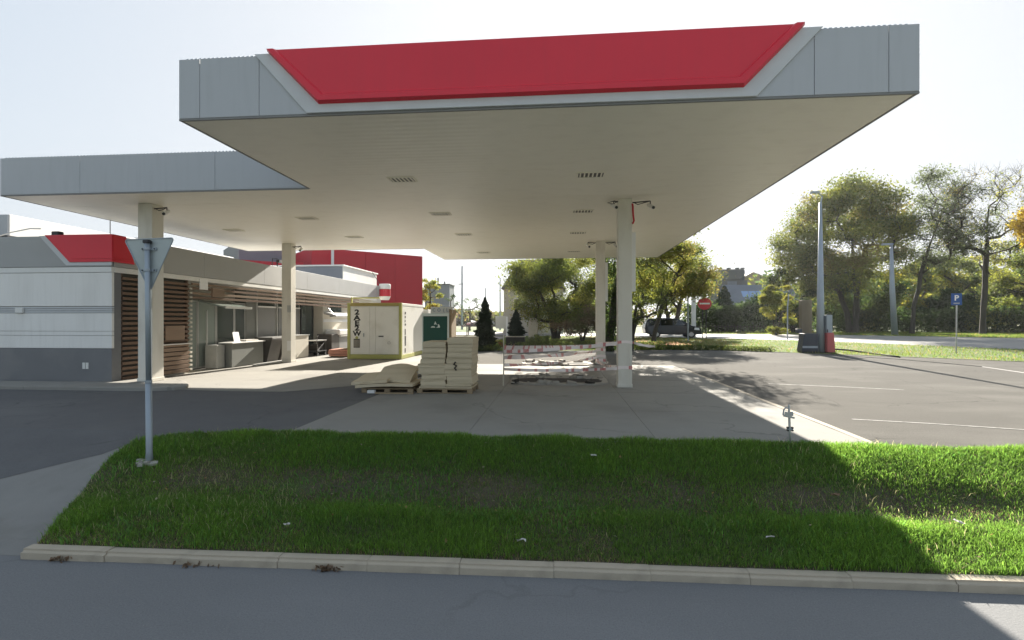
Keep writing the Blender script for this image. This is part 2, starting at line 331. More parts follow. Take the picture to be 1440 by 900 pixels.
# ground out to the horizon, one sheet
def make_ground():
    xs = np.concatenate([np.linspace(-900, -80, 8), np.arange(-76, 80, 2.0), np.linspace(84, 900, 8)])
    ys = np.concatenate([np.linspace(-300, -20, 4), np.arange(-16, 3, 3.0), np.arange(4, 90, 1.0), np.linspace(94, 1500, 12)])
    X, Y = np.meshgrid(xs, ys); Z = T(X, Y) - 0.06
    Z = np.where(Y < 9.5, Z - 0.25, Z)
    V = np.stack([X, Y, Z], -1).reshape(-1, 3); nx = len(xs)
    idx = np.arange(len(V)).reshape(X.shape)
    F = np.stack([idx[:-1, :-1], idx[:-1, 1:], idx[1:, 1:], idx[1:, :-1]], -1).reshape(-1, 4)
    np_mesh('ground', V, F, np.ones((len(V), 3)), M['ground'], kind='structure')
make_ground()
flat = lambda x, y: -0.75
sheet('street', [(-90, -9), (90, -9), (90, 6.2), (-5.9, 6.2), (-5.9, 5.33), (-90, 5.33)], M['street'], 0, 3, zf=flat)
# entry apron left of the verge, then asphalt and concrete of the forecourt
sheet('entry_apron', [(-60, 5.34), (-5.9, 5.34), (-6.2, 6.2), (-6.6, 7.0), (-6.85, 7.9), (-6.98, 7.9), (-7.2, 7.5), (-8.2, 6.85), (-10, 6.4), (-14, 6.2), (-60, 6.1)], M['apron'], -0.004, 0.4)
sheet('asphalt_forecourt', [(-60, 6.1), (-14, 6.2), (-10, 6.4), (-8.2, 6.85), (-7.2, 7.5), (-6.98, 7.9), (-6.3, 8.2), (-5.5, 8.3), (-4.7, 8.3), (-4.7, 12.2), (-5.0, 22.5), (-5.0, 24.5), (-14.5, 24.5), (-14.5, 13.2), (-60, 13.2)], M['asphalt'], 0, 1.2)
sheet('concrete_slab', [(-4.7, 8.3), (4.94, 8.3), (4.94, 22.5), (-5.0, 22.5), (-4.7, 12.2)], M['pit'], -0.03, 1.5)
slab_root = bpy.data.objects['concrete_slab']
for xa, xb in ((-4.7, -1.55), (-1.55, 1.6), (1.6, 4.92)):
    for ya, yb in ((8.3, 11.2), (11.2, 14.0), (14.0, 16.9), (16.9, 19.7), (19.7, 22.5)):
        build('slab', MB().box(xa + 0.004, xb - 0.004, ya + 0.004, yb - 0.004, -0.12, random.uniform(-0.003, 0.003)), M['concrete'], slab_root)
sheet('worn_forecourt', [(4.94, 8.3), (60, 8.3), (40, 14.5), (29, 20.5), (21.6, 25.8), (17.5, 29.2), (14.3, 31.4), (11.5, 33.4), (8.5, 34.3), (5.2, 33.6), (-0.5, 32.3), (-3.5, 32.0), (-5.4, 33.5), (-6, 42), (-14.5, 42), (-14.5, 24.5), (-5.0, 24.5), (-5.0, 22.5), (4.94, 22.5)], M['asphalt2'], -0.002, 1.8)
sheet('slab_edging', [(4.9, 8.31), (5.02, 8.31), (5.02, 21), (4.9, 21)], M['kerb'], 0.006, 1.5)
sheet('far_road', [(-60, 70), (-60, 62), (-20, 58), (4, 50), (10.7, 46.6), (16, 43.6), (20, 40), (26, 34.0), (40, 22), (70, 3), (90, 8), (60, 30), (44, 45), (36, 53), (28, 58.5), (14, 62), (-20, 69)], M['farroad'], 0.0, 1.8)
sheet('path', [(-14.5, 42), (-6, 42), (-5, 51), (-16, 54), (-16, 42)], M['concrete'], 0.0, 1.5)

def blades(name, poly, n, hmin, hmax, wid, seed, zf, colf, denf=None, **kw):
    rng = np.random.default_rng(seed)
    P = np.array(poly); lo = P.min(0); hi = P.max(0)
    xy = rng.uniform(lo, hi, (n * 2, 2)); k = inside(poly, xy[:, 0], xy[:, 1]); xy = xy[k]
    if denf is not None: xy = xy[rng.uniform(0, 1, len(xy)) < denf(xy[:, 0], xy[:, 1])]
    xy = xy[:n]; N = len(xy)
    z = zf(xy[:, 0], xy[:, 1]); C, hm = colf(xy[:, 0], xy[:, 1], rng)
    h = rng.uniform(hmin, hmax, N) * hm; a = rng.uniform(0, 2 * math.pi, N); l = rng.uniform(0.1, 0.9, N) * h; la = a + rng.normal(0, 0.9, N) + 1.57
    b = np.stack([xy[:, 0], xy[:, 1], z - 0.01], -1); side = np.stack([np.cos(a), np.sin(a), 0 * a], -1) * (wid * rng.uniform(0.6, 1.3, N) / 2)[:, None]
    lean = np.stack([np.cos(la), np.sin(la), 0 * a], -1)
    mid = b + lean * (l * 0.35)[:, None]; mid[:, 2] += h * 0.6
    tip = b + lean * l[:, None]; tip[:, 2] += h * rng.uniform(0.75, 1.0, N)
    V = np.stack([b - side, b + side, mid + side * 0.75, mid - side * 0.75, tip], 1).reshape(-1, 3)
    i = np.arange(N) * 5
    F = np.concatenate([np.stack([i, i + 1, i + 2], -1), np.stack([i, i + 2, i + 3], -1), np.stack([i + 3, i + 2, i + 4], -1)])
    CC = np.repeat(C, 5, 0)
    return np_mesh(name, V, F, CC, M['grass'], **kw)

# value noise for uneven growth
_rn = np.random.default_rng(3).uniform(0, 1, (64, 64))
def vnoise(x, y, s=1.0):
    x = np.asarray(x) * s + 100; y = np.asarray(y) * s + 100
    i = np.floor(x).astype(int); j = np.floor(y).astype(int); u = x - i; v = y - j
    u = u * u * (3 - 2 * u); v = v * v * (3 - 2 * v); g = lambda a, b: _rn[a % 64, b % 64]
    return (g(i, j) * (1 - u) + g(i + 1, j) * u) * (1 - v) + (g(i, j + 1) * (1 - u) + g(i + 1, j + 1) * u) * v

# kerb with single stones, then the grass verge behind it
VX0, VX1 = -6.05, 17.0
kerb = build('kerb', MB().box(VX0, VX1, 5.53, 5.62, -0.95, -0.68), M['kerb'], kind='structure')
st = bpy.data.meshes.new('kerb_stone'); bm = bmesh.new()
bmesh.ops.create_cube(bm, size=1); bmesh.ops.scale(bm, vec=(0.996, 0.15, 0.23), verts=bm.verts)
bmesh.ops.bevel(bm, geom=[e for e in bm.edges if abs((e.verts[0].co - e.verts[1].co).x) > 0.5 and e.verts[0].co.z > 0 and e.verts[0].co.y < 0], offset=0.035, segments=3, affect='EDGES')
bm.to_mesh(st); bm.free(); st.materials.append(M['kerb'])
for i in range(22):
    o = bpy.data.objects.new('kerb_stone', st); COL.objects.link(o); o.parent = kerb
    o.location = Vector((VX0 + 0.5 + i, 5.45 + random.uniform(-0.006, 0.006), -0.757 + random.uniform(-0.006, 0.006))) - kerb.location
    o.rotation_euler = (random.uniform(-0.02, 0.02), random.uniform(-0.004, 0.004), random.uniform(-0.005, 0.005))
kerb.rotation_euler.z = 0.0195; kerb.location.y += 0.0195 * kerb.location.x
def GZ(x, y):
    x = np.asarray(x, dtype=float); y = np.asarray(y, dtype=float)
    y = y - 0.0195 * x * np.clip((7.4 - y) / 1.5, 0, 1)
    z = np.interp(y, [5.42, 5.9, 6.3, 6.65, 7.0, 7.4, 7.9, 8.3, 8.6], [-0.66, -0.575, -0.49, -0.49, -0.40, -0.24, -0.09, 0.0, -0.02])
    z = z + (0.05 * (vnoise(x, y, 0.9) - 0.5) + 0.03 * (vnoise(x, y, 3.1) - 0.5)) * np.clip((y - 5.5) / 0.5, 0, 1)
    left = sstep(-7.1, -6.2, x)
    return z * left + (T(x, y) + 0.02) * (1 - left)
VERGE = [(-6.0, 5.40), (17, 5.85), (17, 8.4), (6, 8.42), (0, 8.45), (-4.6, 8.48), (-5.6, 8.42), (-6.5, 8.22), (-6.98, 7.9), (-6.95, 7.4), (-6.8, 6.9), (-6.4, 6.2)]
sheet('grass_verge', VERGE, M['soil'], 0, 0.22, zf=GZ)
def verge_col(x, y, rng):
    n = len(x); v = rng.uniform(0, 1, n)
    band = np.exp(-((y - 6.95 - 0.3 * (vnoise(x, y * 0, 0.7) - 0.5)) / 0.38) ** 2) * np.clip(1.25 - np.abs(x + 0.5) / 9, 0.25, 1)
    thatch = np.clip(band * (0.6 + 1.4 * vnoise(x, y, 1.3)) + 0.85 * (vnoise(x, y, 0.55) > 0.66) * vnoise(x, y, 2.2), 0, 0.92)
    edge = np.exp(-((y - 5.5) / 0.1) ** 2) * 0.35
    dry = rng.uniform(0, 1, n) < thatch * 0.58 + edge + 0.07
    lush = vnoise(x, y, 1.7)
    g = np.stack([0.044 + 0.048 * v + 0.02 * lush, 0.092 + 0.06 * v + 0.035 * lush, 0.014 + 0.014 * v], -1)
    d = np.stack([0.15 + 0.13 * v, 0.115 + 0.10 * v, 0.06 + 0.06 * v], -1)
    dk = np.stack([0.07 + 0.03 * v, 0.06 + 0.02 * v, 0.035 + 0.01 * v], -1)
    d = np.where((rng.uniform(0, 1, n) < 0.4)[:, None], dk, d)
    return np.where(dry[:, None], d, g * rng.uniform(0.6, 1.65, n)[:, None]), np.where(dry, 0.55, 0.7 + 0.6 * lush) * (1 - 0.35 * thatch)
def verge_den(x, y):
    band = np.exp(-((y - 6.95) / 0.36) ** 2)
    return np.clip(1 - 0.6 * band * vnoise(x, y, 1.3), 0.2, 1) * np.where(x > 10, 0.35, 1)
blades('verge_grass', VERGE, 340000, 0.05, 0.125, 0.0068, 11, GZ, verge_col, verge_den, kind='stuff', label='lush dark green grass growing on the roadside verge')
def weed_col(x, y, rng):
    v = rng.uniform(0, 1, len(x))
    return np.stack([0.05 + 0.05 * v, 0.13 + 0.07 * v, 0.02 + 0.02 * v], -1), 0.8 + 0.4 * v
blades('verge_weeds', VERGE, 15000, 0.04, 0.12, 0.018, 12, GZ, weed_col, lambda x, y: np.clip((vnoise(x, y, 1.1) - 0.45) * 3, 0, 1), kind='stuff', label='broad leaved weeds scattered through the verge grass')

def straw_col(x, y, rng):
    v = rng.uniform(0.7, 1.3, len(x))[:, None]; return np.array([[0.30, 0.27, 0.15]]) * v, 1.0 + 0 * x
blades('verge_straw', VERGE, 5200, 0.06, 0.17, 0.006, 13, GZ, straw_col, lambda x, y: np.clip(0.25 + (vnoise(x, y, 0.8) - 0.5) * 2, 0.08, 1), kind='stuff', label='pale dry stalks standing among the verge grass')
# lawns at the back
LAWN = [(5.2, 33.7), (8.5, 34.4), (11.5, 33.5), (14.3, 31.5), (17.5, 29.3), (21.6, 25.9), (29, 20.6), (40, 14.6), (44, 17.5), (26, 33.8), (20, 39.8), (16, 43.4), (10.7, 46.4), (4, 49.8), (-5, 50.8), (-5.8, 42), (-5.2, 33.6), (-3.5, 32.1), (-0.5, 32.4)]
sheet('lawn_strip', LAWN, M['lawnbase'], 0.012, 1.2)
FLAWN = [(-20, 69.2), (14, 62.2), (28, 58.7), (36, 53.2), (44, 45.2), (60, 30.2), (95, 8), (140, 40), (90, 110), (-20, 120)]
sheet('park_lawn', FLAWN, M['lawnbase'], 0.0, 4)
def lawn_col(x, y, rng):
    n = len(x); v = rng.uniform(0, 1, n); q = vnoise(x, y, 0.35)
    leaf = (rng.uniform(0, 1, n) < 0.10 + 0.45 * ((x < 13) & (x > 2)) * (y > 36)) 
    g = np.stack([0.050 + 0.03 * v + 0.02 * q, 0.088 + 0.035 * v, 0.014 + 0.01 * v], -1)
    d = np.stack([0.15 + 0.07 * v, 0.10 + 0.04 * v, 0.04 + 0.02 * v], -1)
    return np.where(leaf[:, None], d, g), 0.7 + 0.6 * q
lawnT = lambda x, y: T(x, y) + 0.012
blades('lawn_grass', LAWN, 70000, 0.06, 0.16, 0.022, 21, lawnT, lawn_col, kind='stuff', label='sunlit short lawn grass between forecourt and far road')
blades('park_grass', [(10, 63), (28, 59.2), (36, 53.7), (44, 45.7), (60, 31), (75, 40), (60, 66), (30, 75)], 50000, 0.08, 0.2, 0.05, 22, T, lawn_col, kind='stuff', label='park grass under the trees beyond the far road')

# pavement in front of the shop
def slab_prism(name, poly, z0, z1, m, bev=0.02):
    return build(name, MB().prism(poly, 'z', z0, z1), m, bev=bev, kind='structure')
slab_prism('pavement', [(-60, 13.05), (-11.6, 13.05), (-11.0, 13.12), (-10.6, 13.3), (-10.45, 13.55), (-10.6, 13.85), (-11.2, 14.5), (-11.8, 15.0), (-12.4, 15.3), (-14.6, 15.4), (-14.6, 14.2), (-60, 14.2)], -0.1, 0.1, M['concrete'])
sheet('walkway', [(-14.55, 15.0), (-12.6, 15.0), (-11.3, 14.0), (-10.6, 13.4), (-9.0, 13.25), (-7.4, 13.25), (-5.2, 15.5), (-5.0, 22.5), (-5.0, 42), (-14.55, 42)], M['concrete'], 0.006, 1.3)

# ---------------------------------------------------------------- station canopy
canopy = thing('station_canopy', (-0.54, 18.8, 0), 'large grey fuel station canopy with a red trapezoid panel on its front fascia', 'canopy')
CX0, CX1, CY0, CY1 = -6.63, 5.55, 8.42, 29.2
WX0, WY0, WY1 = -15.7, 13.1, 24.7
ZS, ZT = 5.45, 6.52
core = MB().box(CX0 + 0.06, CX1 - 0.06, CY0 + 0.06, CY1 - 0.06, ZS + 0.05, ZT - 0.12).box(WX0 + 0.06, CX0 + 0.05, WY0 + 0.06, WY1 - 0.06, ZS + 0.052, ZT - 0.122)
build('roof_deck', core, M['dark'], canopy)
def fascia_x(xs, y, out):      # panels along X on plane y, out=-1 faces the street
    for a, b in zip(xs[:-1], xs[1:]):
        y0, y1 = (y, y + 0.05) if out < 0 else (y - 0.05, y)
        build('fascia_panel', MB().box(a + 0.004, b - 0.004, y0, y1, ZS + 0.03, ZT + random.uniform(-0.006, 0.006)), M['fascia'], canopy, bev=0.006)
def fascia_y(ys, x, out):
    for a, b in zip(ys[:-1], ys[1:]):
        x0, x1 = (x, x + 0.05) if out < 0 else (x - 0.05, x)
        build('fascia_panel', MB().box(x0, x1, a + 0.054, b - 0.054, ZS + 0.03, ZT), M['fascia'], canopy, bev=0.006)
fascia_x([CX0, -6.24, -5.15, -1.1, 1.3, 4.0, 5.10, CX1], CY0, -1)
fascia_x([WX0, -13.25, -9.27, CX0], WY0, -1)
fascia_x([WX0, -12.0, -8.0, CX0], WY1, 1)
fascia_x([CX0, -2.5, 1.5, CX1], CY1, 1)
fascia_y([CY0, 12.4, 16.4, 20.4, 24.4, CY1], CX1, 1)
fascia_y([CY0, 10.8, WY0], CX0, -1); fascia_y([WY1, 27, CY1], CX0, -1)
fascia_y([WY0, 17, 21, WY1], WX0, -1)
# drip trim under the fascia
tr = MB()
for x0, x1, y0, y1 in ((CX0, CX1, CY0 + 0.006, CY0 + 0.05), (CX1 - 0.05, CX1 - 0.006, CY0 + 0.05, CY1), (CX0 + 0.006, CX0 + 0.05, CY0 + 0.05, WY0), (WX0, CX0, WY0 + 0.006, WY0 + 0.05), (WX0 + 0.006, WX0 + 0.05, WY0 + 0.05, WY1), (CX0 + 0.05, CX1 - 0.05, CY1 - 0.05, CY1 - 0.006), (WX0 + 0.05, CX0, WY1 - 0.05, WY1 - 0.006)):
    tr.box(x0, x1, y0, y1, ZS - 0.005, ZS + 0.027)
build('drip_trim', tr, M['shutter'], canopy)
# corrugated roof sheet peeking over the edge
rs = MB(); n = 150
for i in range(n):
    x0 = CX0 + 0.1 + (CX1 - CX0 - 0.2) * i / n; x1 = CX0 + 0.1 + (CX1 - CX0 - 0.2) * (i + 0.5) / n
    rs.box(x0, x1, CY0 + 0.06, CY0 + 0.5, ZT - 0.1, ZT + 0.035)
build('roof_sheet', rs, M['galv'], canopy, kind='stuff'); rs = MB()
for i in range(90):
    x0 = WX0 + 0.1 + 9.0 * i / 90
    rs.box(x0, x0 + 0.05, WY0 + 0.06, WY0 + 0.5, ZT - 0.1, ZT + 0.03)
build('roof_sheet', rs, M['galv'], canopy, kind='stuff')
# soffit: wide sheets with narrow joints
def soffit(x0, x1, ys):
    for a, b in zip(ys[:-1], ys[1:]):
        build('soffit_panel', MB().box(x0, x1, a + 0.003, b - 0.003, ZS + random.uniform(0.0, 0.003), ZS + 0.03), M['soffit'], canopy)
soffit(CX0 + 0.052, CX1 - 0.052, [CY0 + 0.052, 9.6, 10.77, 11.93, 13.1, 14.55, 16.0, 17.45, 18.9, 20.35, 21.8, 23.25, 24.7, 26.2, 27.7, CY1 - 0.052])
soffit(WX0 + 0.052, CX0 + 0.049, [WY0 + 0.052, 14.55, 16.0, 17.45, 18.9, 20.35, 21.8, 23.25, WY1 - 0.052])
# light border and red panel on the front
def trap(bl, br, tl, tr_, z0, z1): return [(bl, z0), (br, z0), (tr_, z1), (tl, z1)]
build('light_border', MB().prism([(-4.28, ZS + 0.032), (3.12, ZS + 0.032), (4.12, ZT + 0.012), (-5.22, ZT + 0.012)], 'y', CY0 - 0.035, CY0 - 0.001), M['trim_light'], canopy, bev=0.008)
# red tray: proud rim, face set back
rp = MB(); o_ = trap(-4.06, 2.92, -4.98, 3.84, 5.625, 6.56); d_ = trap(-3.98, 2.84, -4.83, 3.69, 5.745, 6.56); e_ = trap(-3.96, 2.82, -4.79, 3.65, 5.775, 6.56)
y_o, y_r, y_f = CY0 - 0.036, CY0 - 0.13, CY0 - 0.085
rim_in = trap(-4.035, 2.895, -4.94, 3.80, 5.655, 6.56)
vsr = [(x, y_o, z) for x, z in o_] + [(x, y_r, z) for x, z in rim_in] + [(x, y_r, z) for x, z in d_] + [(x, y_f, z) for x, z in e_]
fsr = []
for k in range(3):
    for i in (0, 1, 3): fsr.append((k * 4 + i, k * 4 + (i + 1) % 4, (k + 1) * 4 + (i + 1) % 4, (k + 1) * 4 + i))
fsr.append((12, 13, 14, 15)); fsr.append((2, 3, 7, 11, 15, 14, 10, 6))
rp.add(vsr, fsr); build('red_panel', rp, M['red'], canopy)
# ceiling lights, louvred
def clight(x, y):
    fr = MB()
    for a in (-1, 1):
        fr.box(x - 0.32, x + 0.32, y + a * 0.21 - 0.02, y + a * 0.21 + 0.02, ZS - 0.018, ZS + 0.006)
        fr.box(x + a * 0.32 - 0.02, x + a * 0.32 + 0.02, y - 0.19, y + 0.19, ZS - 0.018, ZS + 0.006)
    f = build('ceiling_light', fr, M['soffit'], canopy)
    build('lamp_recess', MB().box(x - 0.3, x + 0.3, y - 0.19, y + 0.19, ZS - 0.004, ZS + 0.002), M['counterdark'], f)
    lv = MB()
    for k in range(6): lv.box(x - 0.25 + k * 0.1 - 0.018, x - 0.25 + k * 0.1 + 0.018, y - 0.188, y + 0.188, ZS - 0.02, ZS - 0.005)
    build('louvre', lv, M['soffit'], f)
for x, y in ((-3.87, 12.45), (0.78, 12.45), (-3.86, 16.6), (0.79, 16.6), (-3.85, 20.7), (0.79, 20.7), (-8.6, 16.9), (-8.57, 20.9), (-12.6, 18.9), (-3.85, 26.3), (0.79, 26.3)): clight(x, y)
def column(x, y, wx, wy, z0, panel):
    c = build('column', MB().box(x - wx / 2, x + wx / 2, y - wy / 2, y + wy / 2, z0, ZS), M['column'], canopy, bev=0.015)
    build('base_collar', MB().box(x - wx / 2 - 0.015, x + wx / 2 + 0.015, y - wy / 2 - 0.015, y + wy / 2 + 0.015, z0 + 0.004, z0 + 0.1), M['column'], c, bev=0.006)
    if panel: build('side_panel', MB().box(x + wx / 2 + 0.003, x + wx / 2 + 0.12, y - 0.08, y + 0.1, 2.78, 4.5), M['white'], c, bev=0.008)
    else:
        build('meter_box', MB().box(x + 0.06, x + 0.24, y - wy / 2 - 0.035, y - wy / 2 - 0.001, 2.3, 2.62), M['alu'], c, bev=0.006)
        build('service_hatch', MB().box(x + 0.04, x + 0.22, y - wy / 2 - 0.012, y - wy / 2 - 0.001, 0.55, 1.0), M['whitewall'], c)
column(1.92, 15.2, 0.40, 0.40, 0.0, True); column(1.87, 23.05, 0.40, 0.40, 0.0, True)
column(-12.36, 14.55, 0.46, 0.46, 0.1, False); column(-12.38, 22.6, 0.44, 0.44, 0.0, False)

def cctv(x, y, z, ang, label, arm=0.45):
    t = thing('security_camera', (x, y, z), label, 'camera', 'cameras under the canopy')
    dx, dy = math.cos(ang), math.sin(ang)
    build('bracket', MB().tube([(x, y, z), (x + dx * arm, y + dy * arm, z + 0.03)], 0.018, 6).tube([(x + dx * arm, y + dy * arm, z + 0.03), (x + dx * arm, y + dy * arm, z - 0.09)], 0.015, 6), M['dark'], t)
    ex, ey = x + dx * arm, y + dy * arm
    build('camera_body', MB().tube([(ex - 0.03, ey + 0.1, z - 0.06), (ex + 0.05, ey - 0.18, z - 0.19)], 0.055, 10), M['white'], t, smooth=False)
    build('lens', MB().tube([(ex + 0.05, ey - 0.18, z - 0.19), (ex + 0.058, ey - 0.205, z - 0.203)], 0.042, 10), M['dark'], t)
    build('cable', MB().tube([(x, y, z + 0.02), (x + dx * 0.15, y + dy * 0.15, z - 0.06), (x + dx * 0.3, y + dy * 0.3, z - 0.02), (ex, ey, z + 0.03)], 0.012, 5), M['dark'], t)
cctv(2.13, 15.0, 5.33, -0.05, 'white camera on a black arm at the top of the near right column', 0.5)
cctv(1.72, 15.0, 5.36, 3.1, 'small dark camera on the left side of the near right column', 0.12)
cctv(2.08, 22.9, 5.36, 0.0, 'small camera on the right side of the far right column', 0.42)
cctv(1.66, 22.9, 5.36, 3.14, 'camera on the left side of the far right column', 0.35)
cctv(-12.12, 14.4, 5.3, 0.0, 'white camera on a rod beside the near left column by the shop corner', 0.4)
cctv(-12.14, 22.5, 5.3, 0.0, 'white camera at the top of the far left column by the counters', 0.4)
hl = MB().tube([(2.125 + 0.02 * math.sin(k), 15.0, 5.3 - 0.09 * k) for k in range(3)] + [(2.15, 14.985, 4.95), (2.17, 14.985, 4.8), (2.13, 14.985, 4.72)], 0.028, 6)
build('red_cable_loop', hl, M['signred'], label='red cable loop hanging at the top of the near right column', cat='cable')

# ---------------------------------------------------------------- shop
shop = thing('shop_building', (-18, 22, 0), 'low station shop with white and grey walls, timber slats and a red corner panel', 'shop')
SF = 14.28; SX = -13.4
build('inner_wall', MB().box(-30, -14.72, SF + 0.1, 41.5, 0, 4.42).box(-14.72, SX - 0.12, SF + 0.1, 17.5, 0, 3.5), M['cream'], shop)
build('roof', MB().box(-30, SX - 0.06, SF + 0.06, 36.7, 3.6, 4.44).box(-30, -15.0, 36.7, 41.5, 4.43, 4.5), M['shopfascia'], shop)
build('base_panel', MB().box(-30, SX, SF, SF + 0.09, 0.05, 1.085), M['basegrey'], shop, bev=0.005)
for z0, z1 in ((1.095, 1.475), (1.485, 1.605), (1.615, 2.155)):
    build('wall_panel', MB().box(-30, SX, SF + 0.004, SF + 0.09, z0, z1), M['whitewall'], shop, bev=0.006)
for k in range(3): build('wall_slat', MB().box(-30, SX, SF + 0.012, SF + 0.09, 2.17 + k * 0.065, 2.222 + k * 0.065), M['trim_light'], shop, bev=0.004)
build('wall_panel', MB().box(-30, SX, SF + 0.004, SF + 0.09, 2.37, 3.385), M['whitewall'], shop, bev=0.006)
build('white_band', MB().box(-30, SX, SF - 0.01, SF + 0.09, 3.395, 3.555).box(SX - 0.09, SX + 0.01, SF + 0.092, 36.85, 3.395, 3.555), M['white'], shop, bev=0.006)
for a, b in ((-30, -26), (-26, -22), (-22, -18), (-18, SX)):
    build('fascia_panel', MB().box(a + 0.003, b - 0.003, SF - 0.025, SF + 0.05, 3.565, 4.5), M['shopfascia'], shop, bev=0.006)
ys = [SF + 0.052, 18.3, 22.3, 26.3, 30.3, 34.0, 36.9]
for a, b in zip(ys[:-1], ys[1:]):
    build('fascia_panel', MB().box(SX - 0.05, SX + 0.025, a + 0.003, b - 0.003, 3.565, 4.5), M['shopfascia'], shop, bev=0.006)
build('end_panel', MB().box(-15, SX - 0.06, 36.82, 36.9, 3.565, 4.5), M['shopfascia'], shop)
# red corner panel wrapping round
rc = MB(); rc.prism([(-14.72, 3.70), (SX + 0.075, 3.70), (SX + 0.075, 4.53), (-15.55, 4.53)], 'y', SF - 0.075, SF - 0.027)
rc.prism([(SF - 0.027, 3.70), (15.05, 3.70), (14.72, 4.53), (SF - 0.027, 4.53)], 'x', SX + 0.027, SX + 0.075)
r_ = build('red_corner_panel', rc, M['red'], shop, bev=0.012)
build('red_bead', MB().box(-14.6, SX + 0.09, SF - 0.092, SF - 0.076, 3.80, 3.83).box(SX + 0.076, SX + 0.092, SF - 0.07, 14.98, 3.80, 3.83), M['red'], r_)
build('light_border', MB().prism([(-14.85, 3.60), (SX + 0.03, 3.60), (SX + 0.03, 3.70), (-14.72, 3.70), (-15.55, 4.51), (-15.75, 4.51)], 'y', SF - 0.04, SF - 0.026), M['trim_light'], shop)
build('corner_return', MB().box(SX - 0.1, SX - 0.004, SF + 0.092, 14.62, 0.06, 3.39), M['basegrey'], shop)
# small wall fittings on the front
for x in (-14.35, -14.24): build('socket_plate', MB().box(x, x + 0.085, SF - 0.012, SF - 0.001, 0.47, 0.66), M['white'], shop)
build('wall_box', MB().box(-16.55, -16.3, SF - 0.05, SF + 0.003, 2.17, 2.33), M['white'], shop)
# timber slat screen
mesh_cache = {}
def slat(x, y0, y1, z, h, t=0.05, m='wood', parent=shop, nm='slat'):
    key = (nm, round(y1 - y0, 3), h, t, m)
    if key not in mesh_cache:
        me = bpy.data.meshes.new(nm); b2 = bmesh.new(); bmesh.ops.create_cube(b2, size=1)
        bmesh.ops.scale(b2, vec=(t, y1 - y0, h), verts=b2.verts); b2.to_mesh(me); b2.free(); me.materials.append(M[m]); mesh_cache[key] = me
    o = bpy.data.objects.new(nm, mesh_cache[key]); COL.objects.link(o); o.parent = parent
    o.location = Vector((x, (y0 + y1) / 2, z)) - wloc(parent); o.rotation_euler = (random.uniform(-.002, .002), R(8), 0)
    return o
build('screen_backing', MB().box(SX - 0.118, SX - 0.1, 14.63, 17.52, 0.05, 3.39), M['counterdark'], shop)
for y in (14.66, 16.02, 17.48): build('screen_post', MB().box(SX - 0.098, SX - 0.03, y - 0.03, y + 0.03, 0.05, 3.39), M['wood'], shop)
for k in range(21):
    z = 0.14 + k * 0.155
    slat(SX, 14.64, 15.98, z, 0.085)
    if z > 1.15 or True: slat(SX, 16.0, 17.5, z, 0.085 if z > 1.1 else 0.125, m='wood' if z > 1.1 else 'wood2')
build('shelf', MB().box(SX + 0.03, SX + 0.16, 15.7, 17.4, 1.09, 1.12), M['white'], shop)
build('cladding_board', MB().box(SX + 0.028, SX + 0.05, 16.35, 17.25, 1.25, 1.75), M['wood2'], shop)
bl = MB()
for k in range(20): bl.box(SX - 0.02, SX + 0.03, 17.56, 17.66, 0.12 + k * 0.155, 0.19 + k * 0.155)
build('slat_ends', bl, M['cream'], shop)
for k in range(4): slat(SX - 0.02, 17.7, 33.5, 2.78 + k * 0.17, 0.085, 0.06, m='wood2' if k % 2 else 'wood', nm='beam_slat')
build('recess_ceiling', MB().box(-14.72, SX - 0.1, 17.52, 36.7, 3.40, 3.46), M['white'], shop)
build('wall_notice', MB().box(SX + 0.012, SX + 0.03, 18.05, 18.5, 3.1, 3.5), M['poster'], shop)
build('junction_box', MB().box(SX + 0.012, SX + 0.08, 18.7, 19.4, 2.85, 3.2), M['wood2'], shop)
# glazed entrance
GX = -14.2
def pane(y0, y1, z0, z1, m='glass', x=GX, frame='alu', fw=0.05):
    f = MB()
    f.box(x - 0.03, x + 0.03, y0, y0 + fw, z0, z1).box(x - 0.03, x + 0.03, y1 - fw, y1, z0, z1)
    f.box(x - 0.028, x + 0.028, y0 + fw, y1 - fw, z0, z0 + fw).box(x - 0.028, x + 0.028, y0 + fw, y1 - fw, z1 - fw, z1)
    fr = build('window_frame', f, M[frame], shop)
    build('pane', MB().box(x - 0.008, x + 0.008, y0 + fw, y1 - fw, z0 + fw, z1 - fw), M[m], fr)
pane(17.7, 19.0, 0.05, 2.72, 'frost'); pane(19.02, 20.1, 0.05, 2.72, 'frost')
build('door_pole', MB().tube([(GX + 0.2, 19.3, 0.02), (GX + 0.2, 19.3, 2.35)], 0.035, 8), M['alu'], shop)
pane(20.12, 21.3, 0.05, 2.72, 'glass'); pane(21.32, 22.1, 1.0, 2.7, 'glass')
build('wall_pillar', MB().box(-14.7, GX + 0.05, 22.13, 22.9, 0.02, 3.39), M['counter'], shop, bev=0.01)
for a, b in ((22.95, 24.6), (24.75, 26.0), (26.1, 27.0)):
    pane(a, b, 0.95, 3.0, 'glass', fw=0.07)
    build('roller_blind', MB().box(GX + 0.035, GX + 0.06, a + 0.08, b - 0.08, 1.0, 2.55), M['shutter'], shop)
    build('blind_box', MB().box(GX + 0.03, GX + 0.1, a + 0.05, b - 0.05, 2.55, 2.62), M['white'], shop)
for y in (22.92, 24.67, 26.05): build('mullion', MB().box(GX - 0.05, GX + 0.09, y - 0.045, y + 0.045, 0.02, 3.39), M['alu'], shop)
build('window_sill_wall', MB().box(GX - 0.06, GX + 0.02, 22.93, 27.1, 0.02, 0.94), M['counter'], shop)
pane(27.15, 28.6, 0.05, 2.9, 'glass', fw=0.09, frame='dark')
for z in (0.9, 1.5, 2.1): build('glass_shelf', MB().box(-14.6, GX - 0.05, 27.3, 28.5, z, z + 0.03), M['frost'], shop)
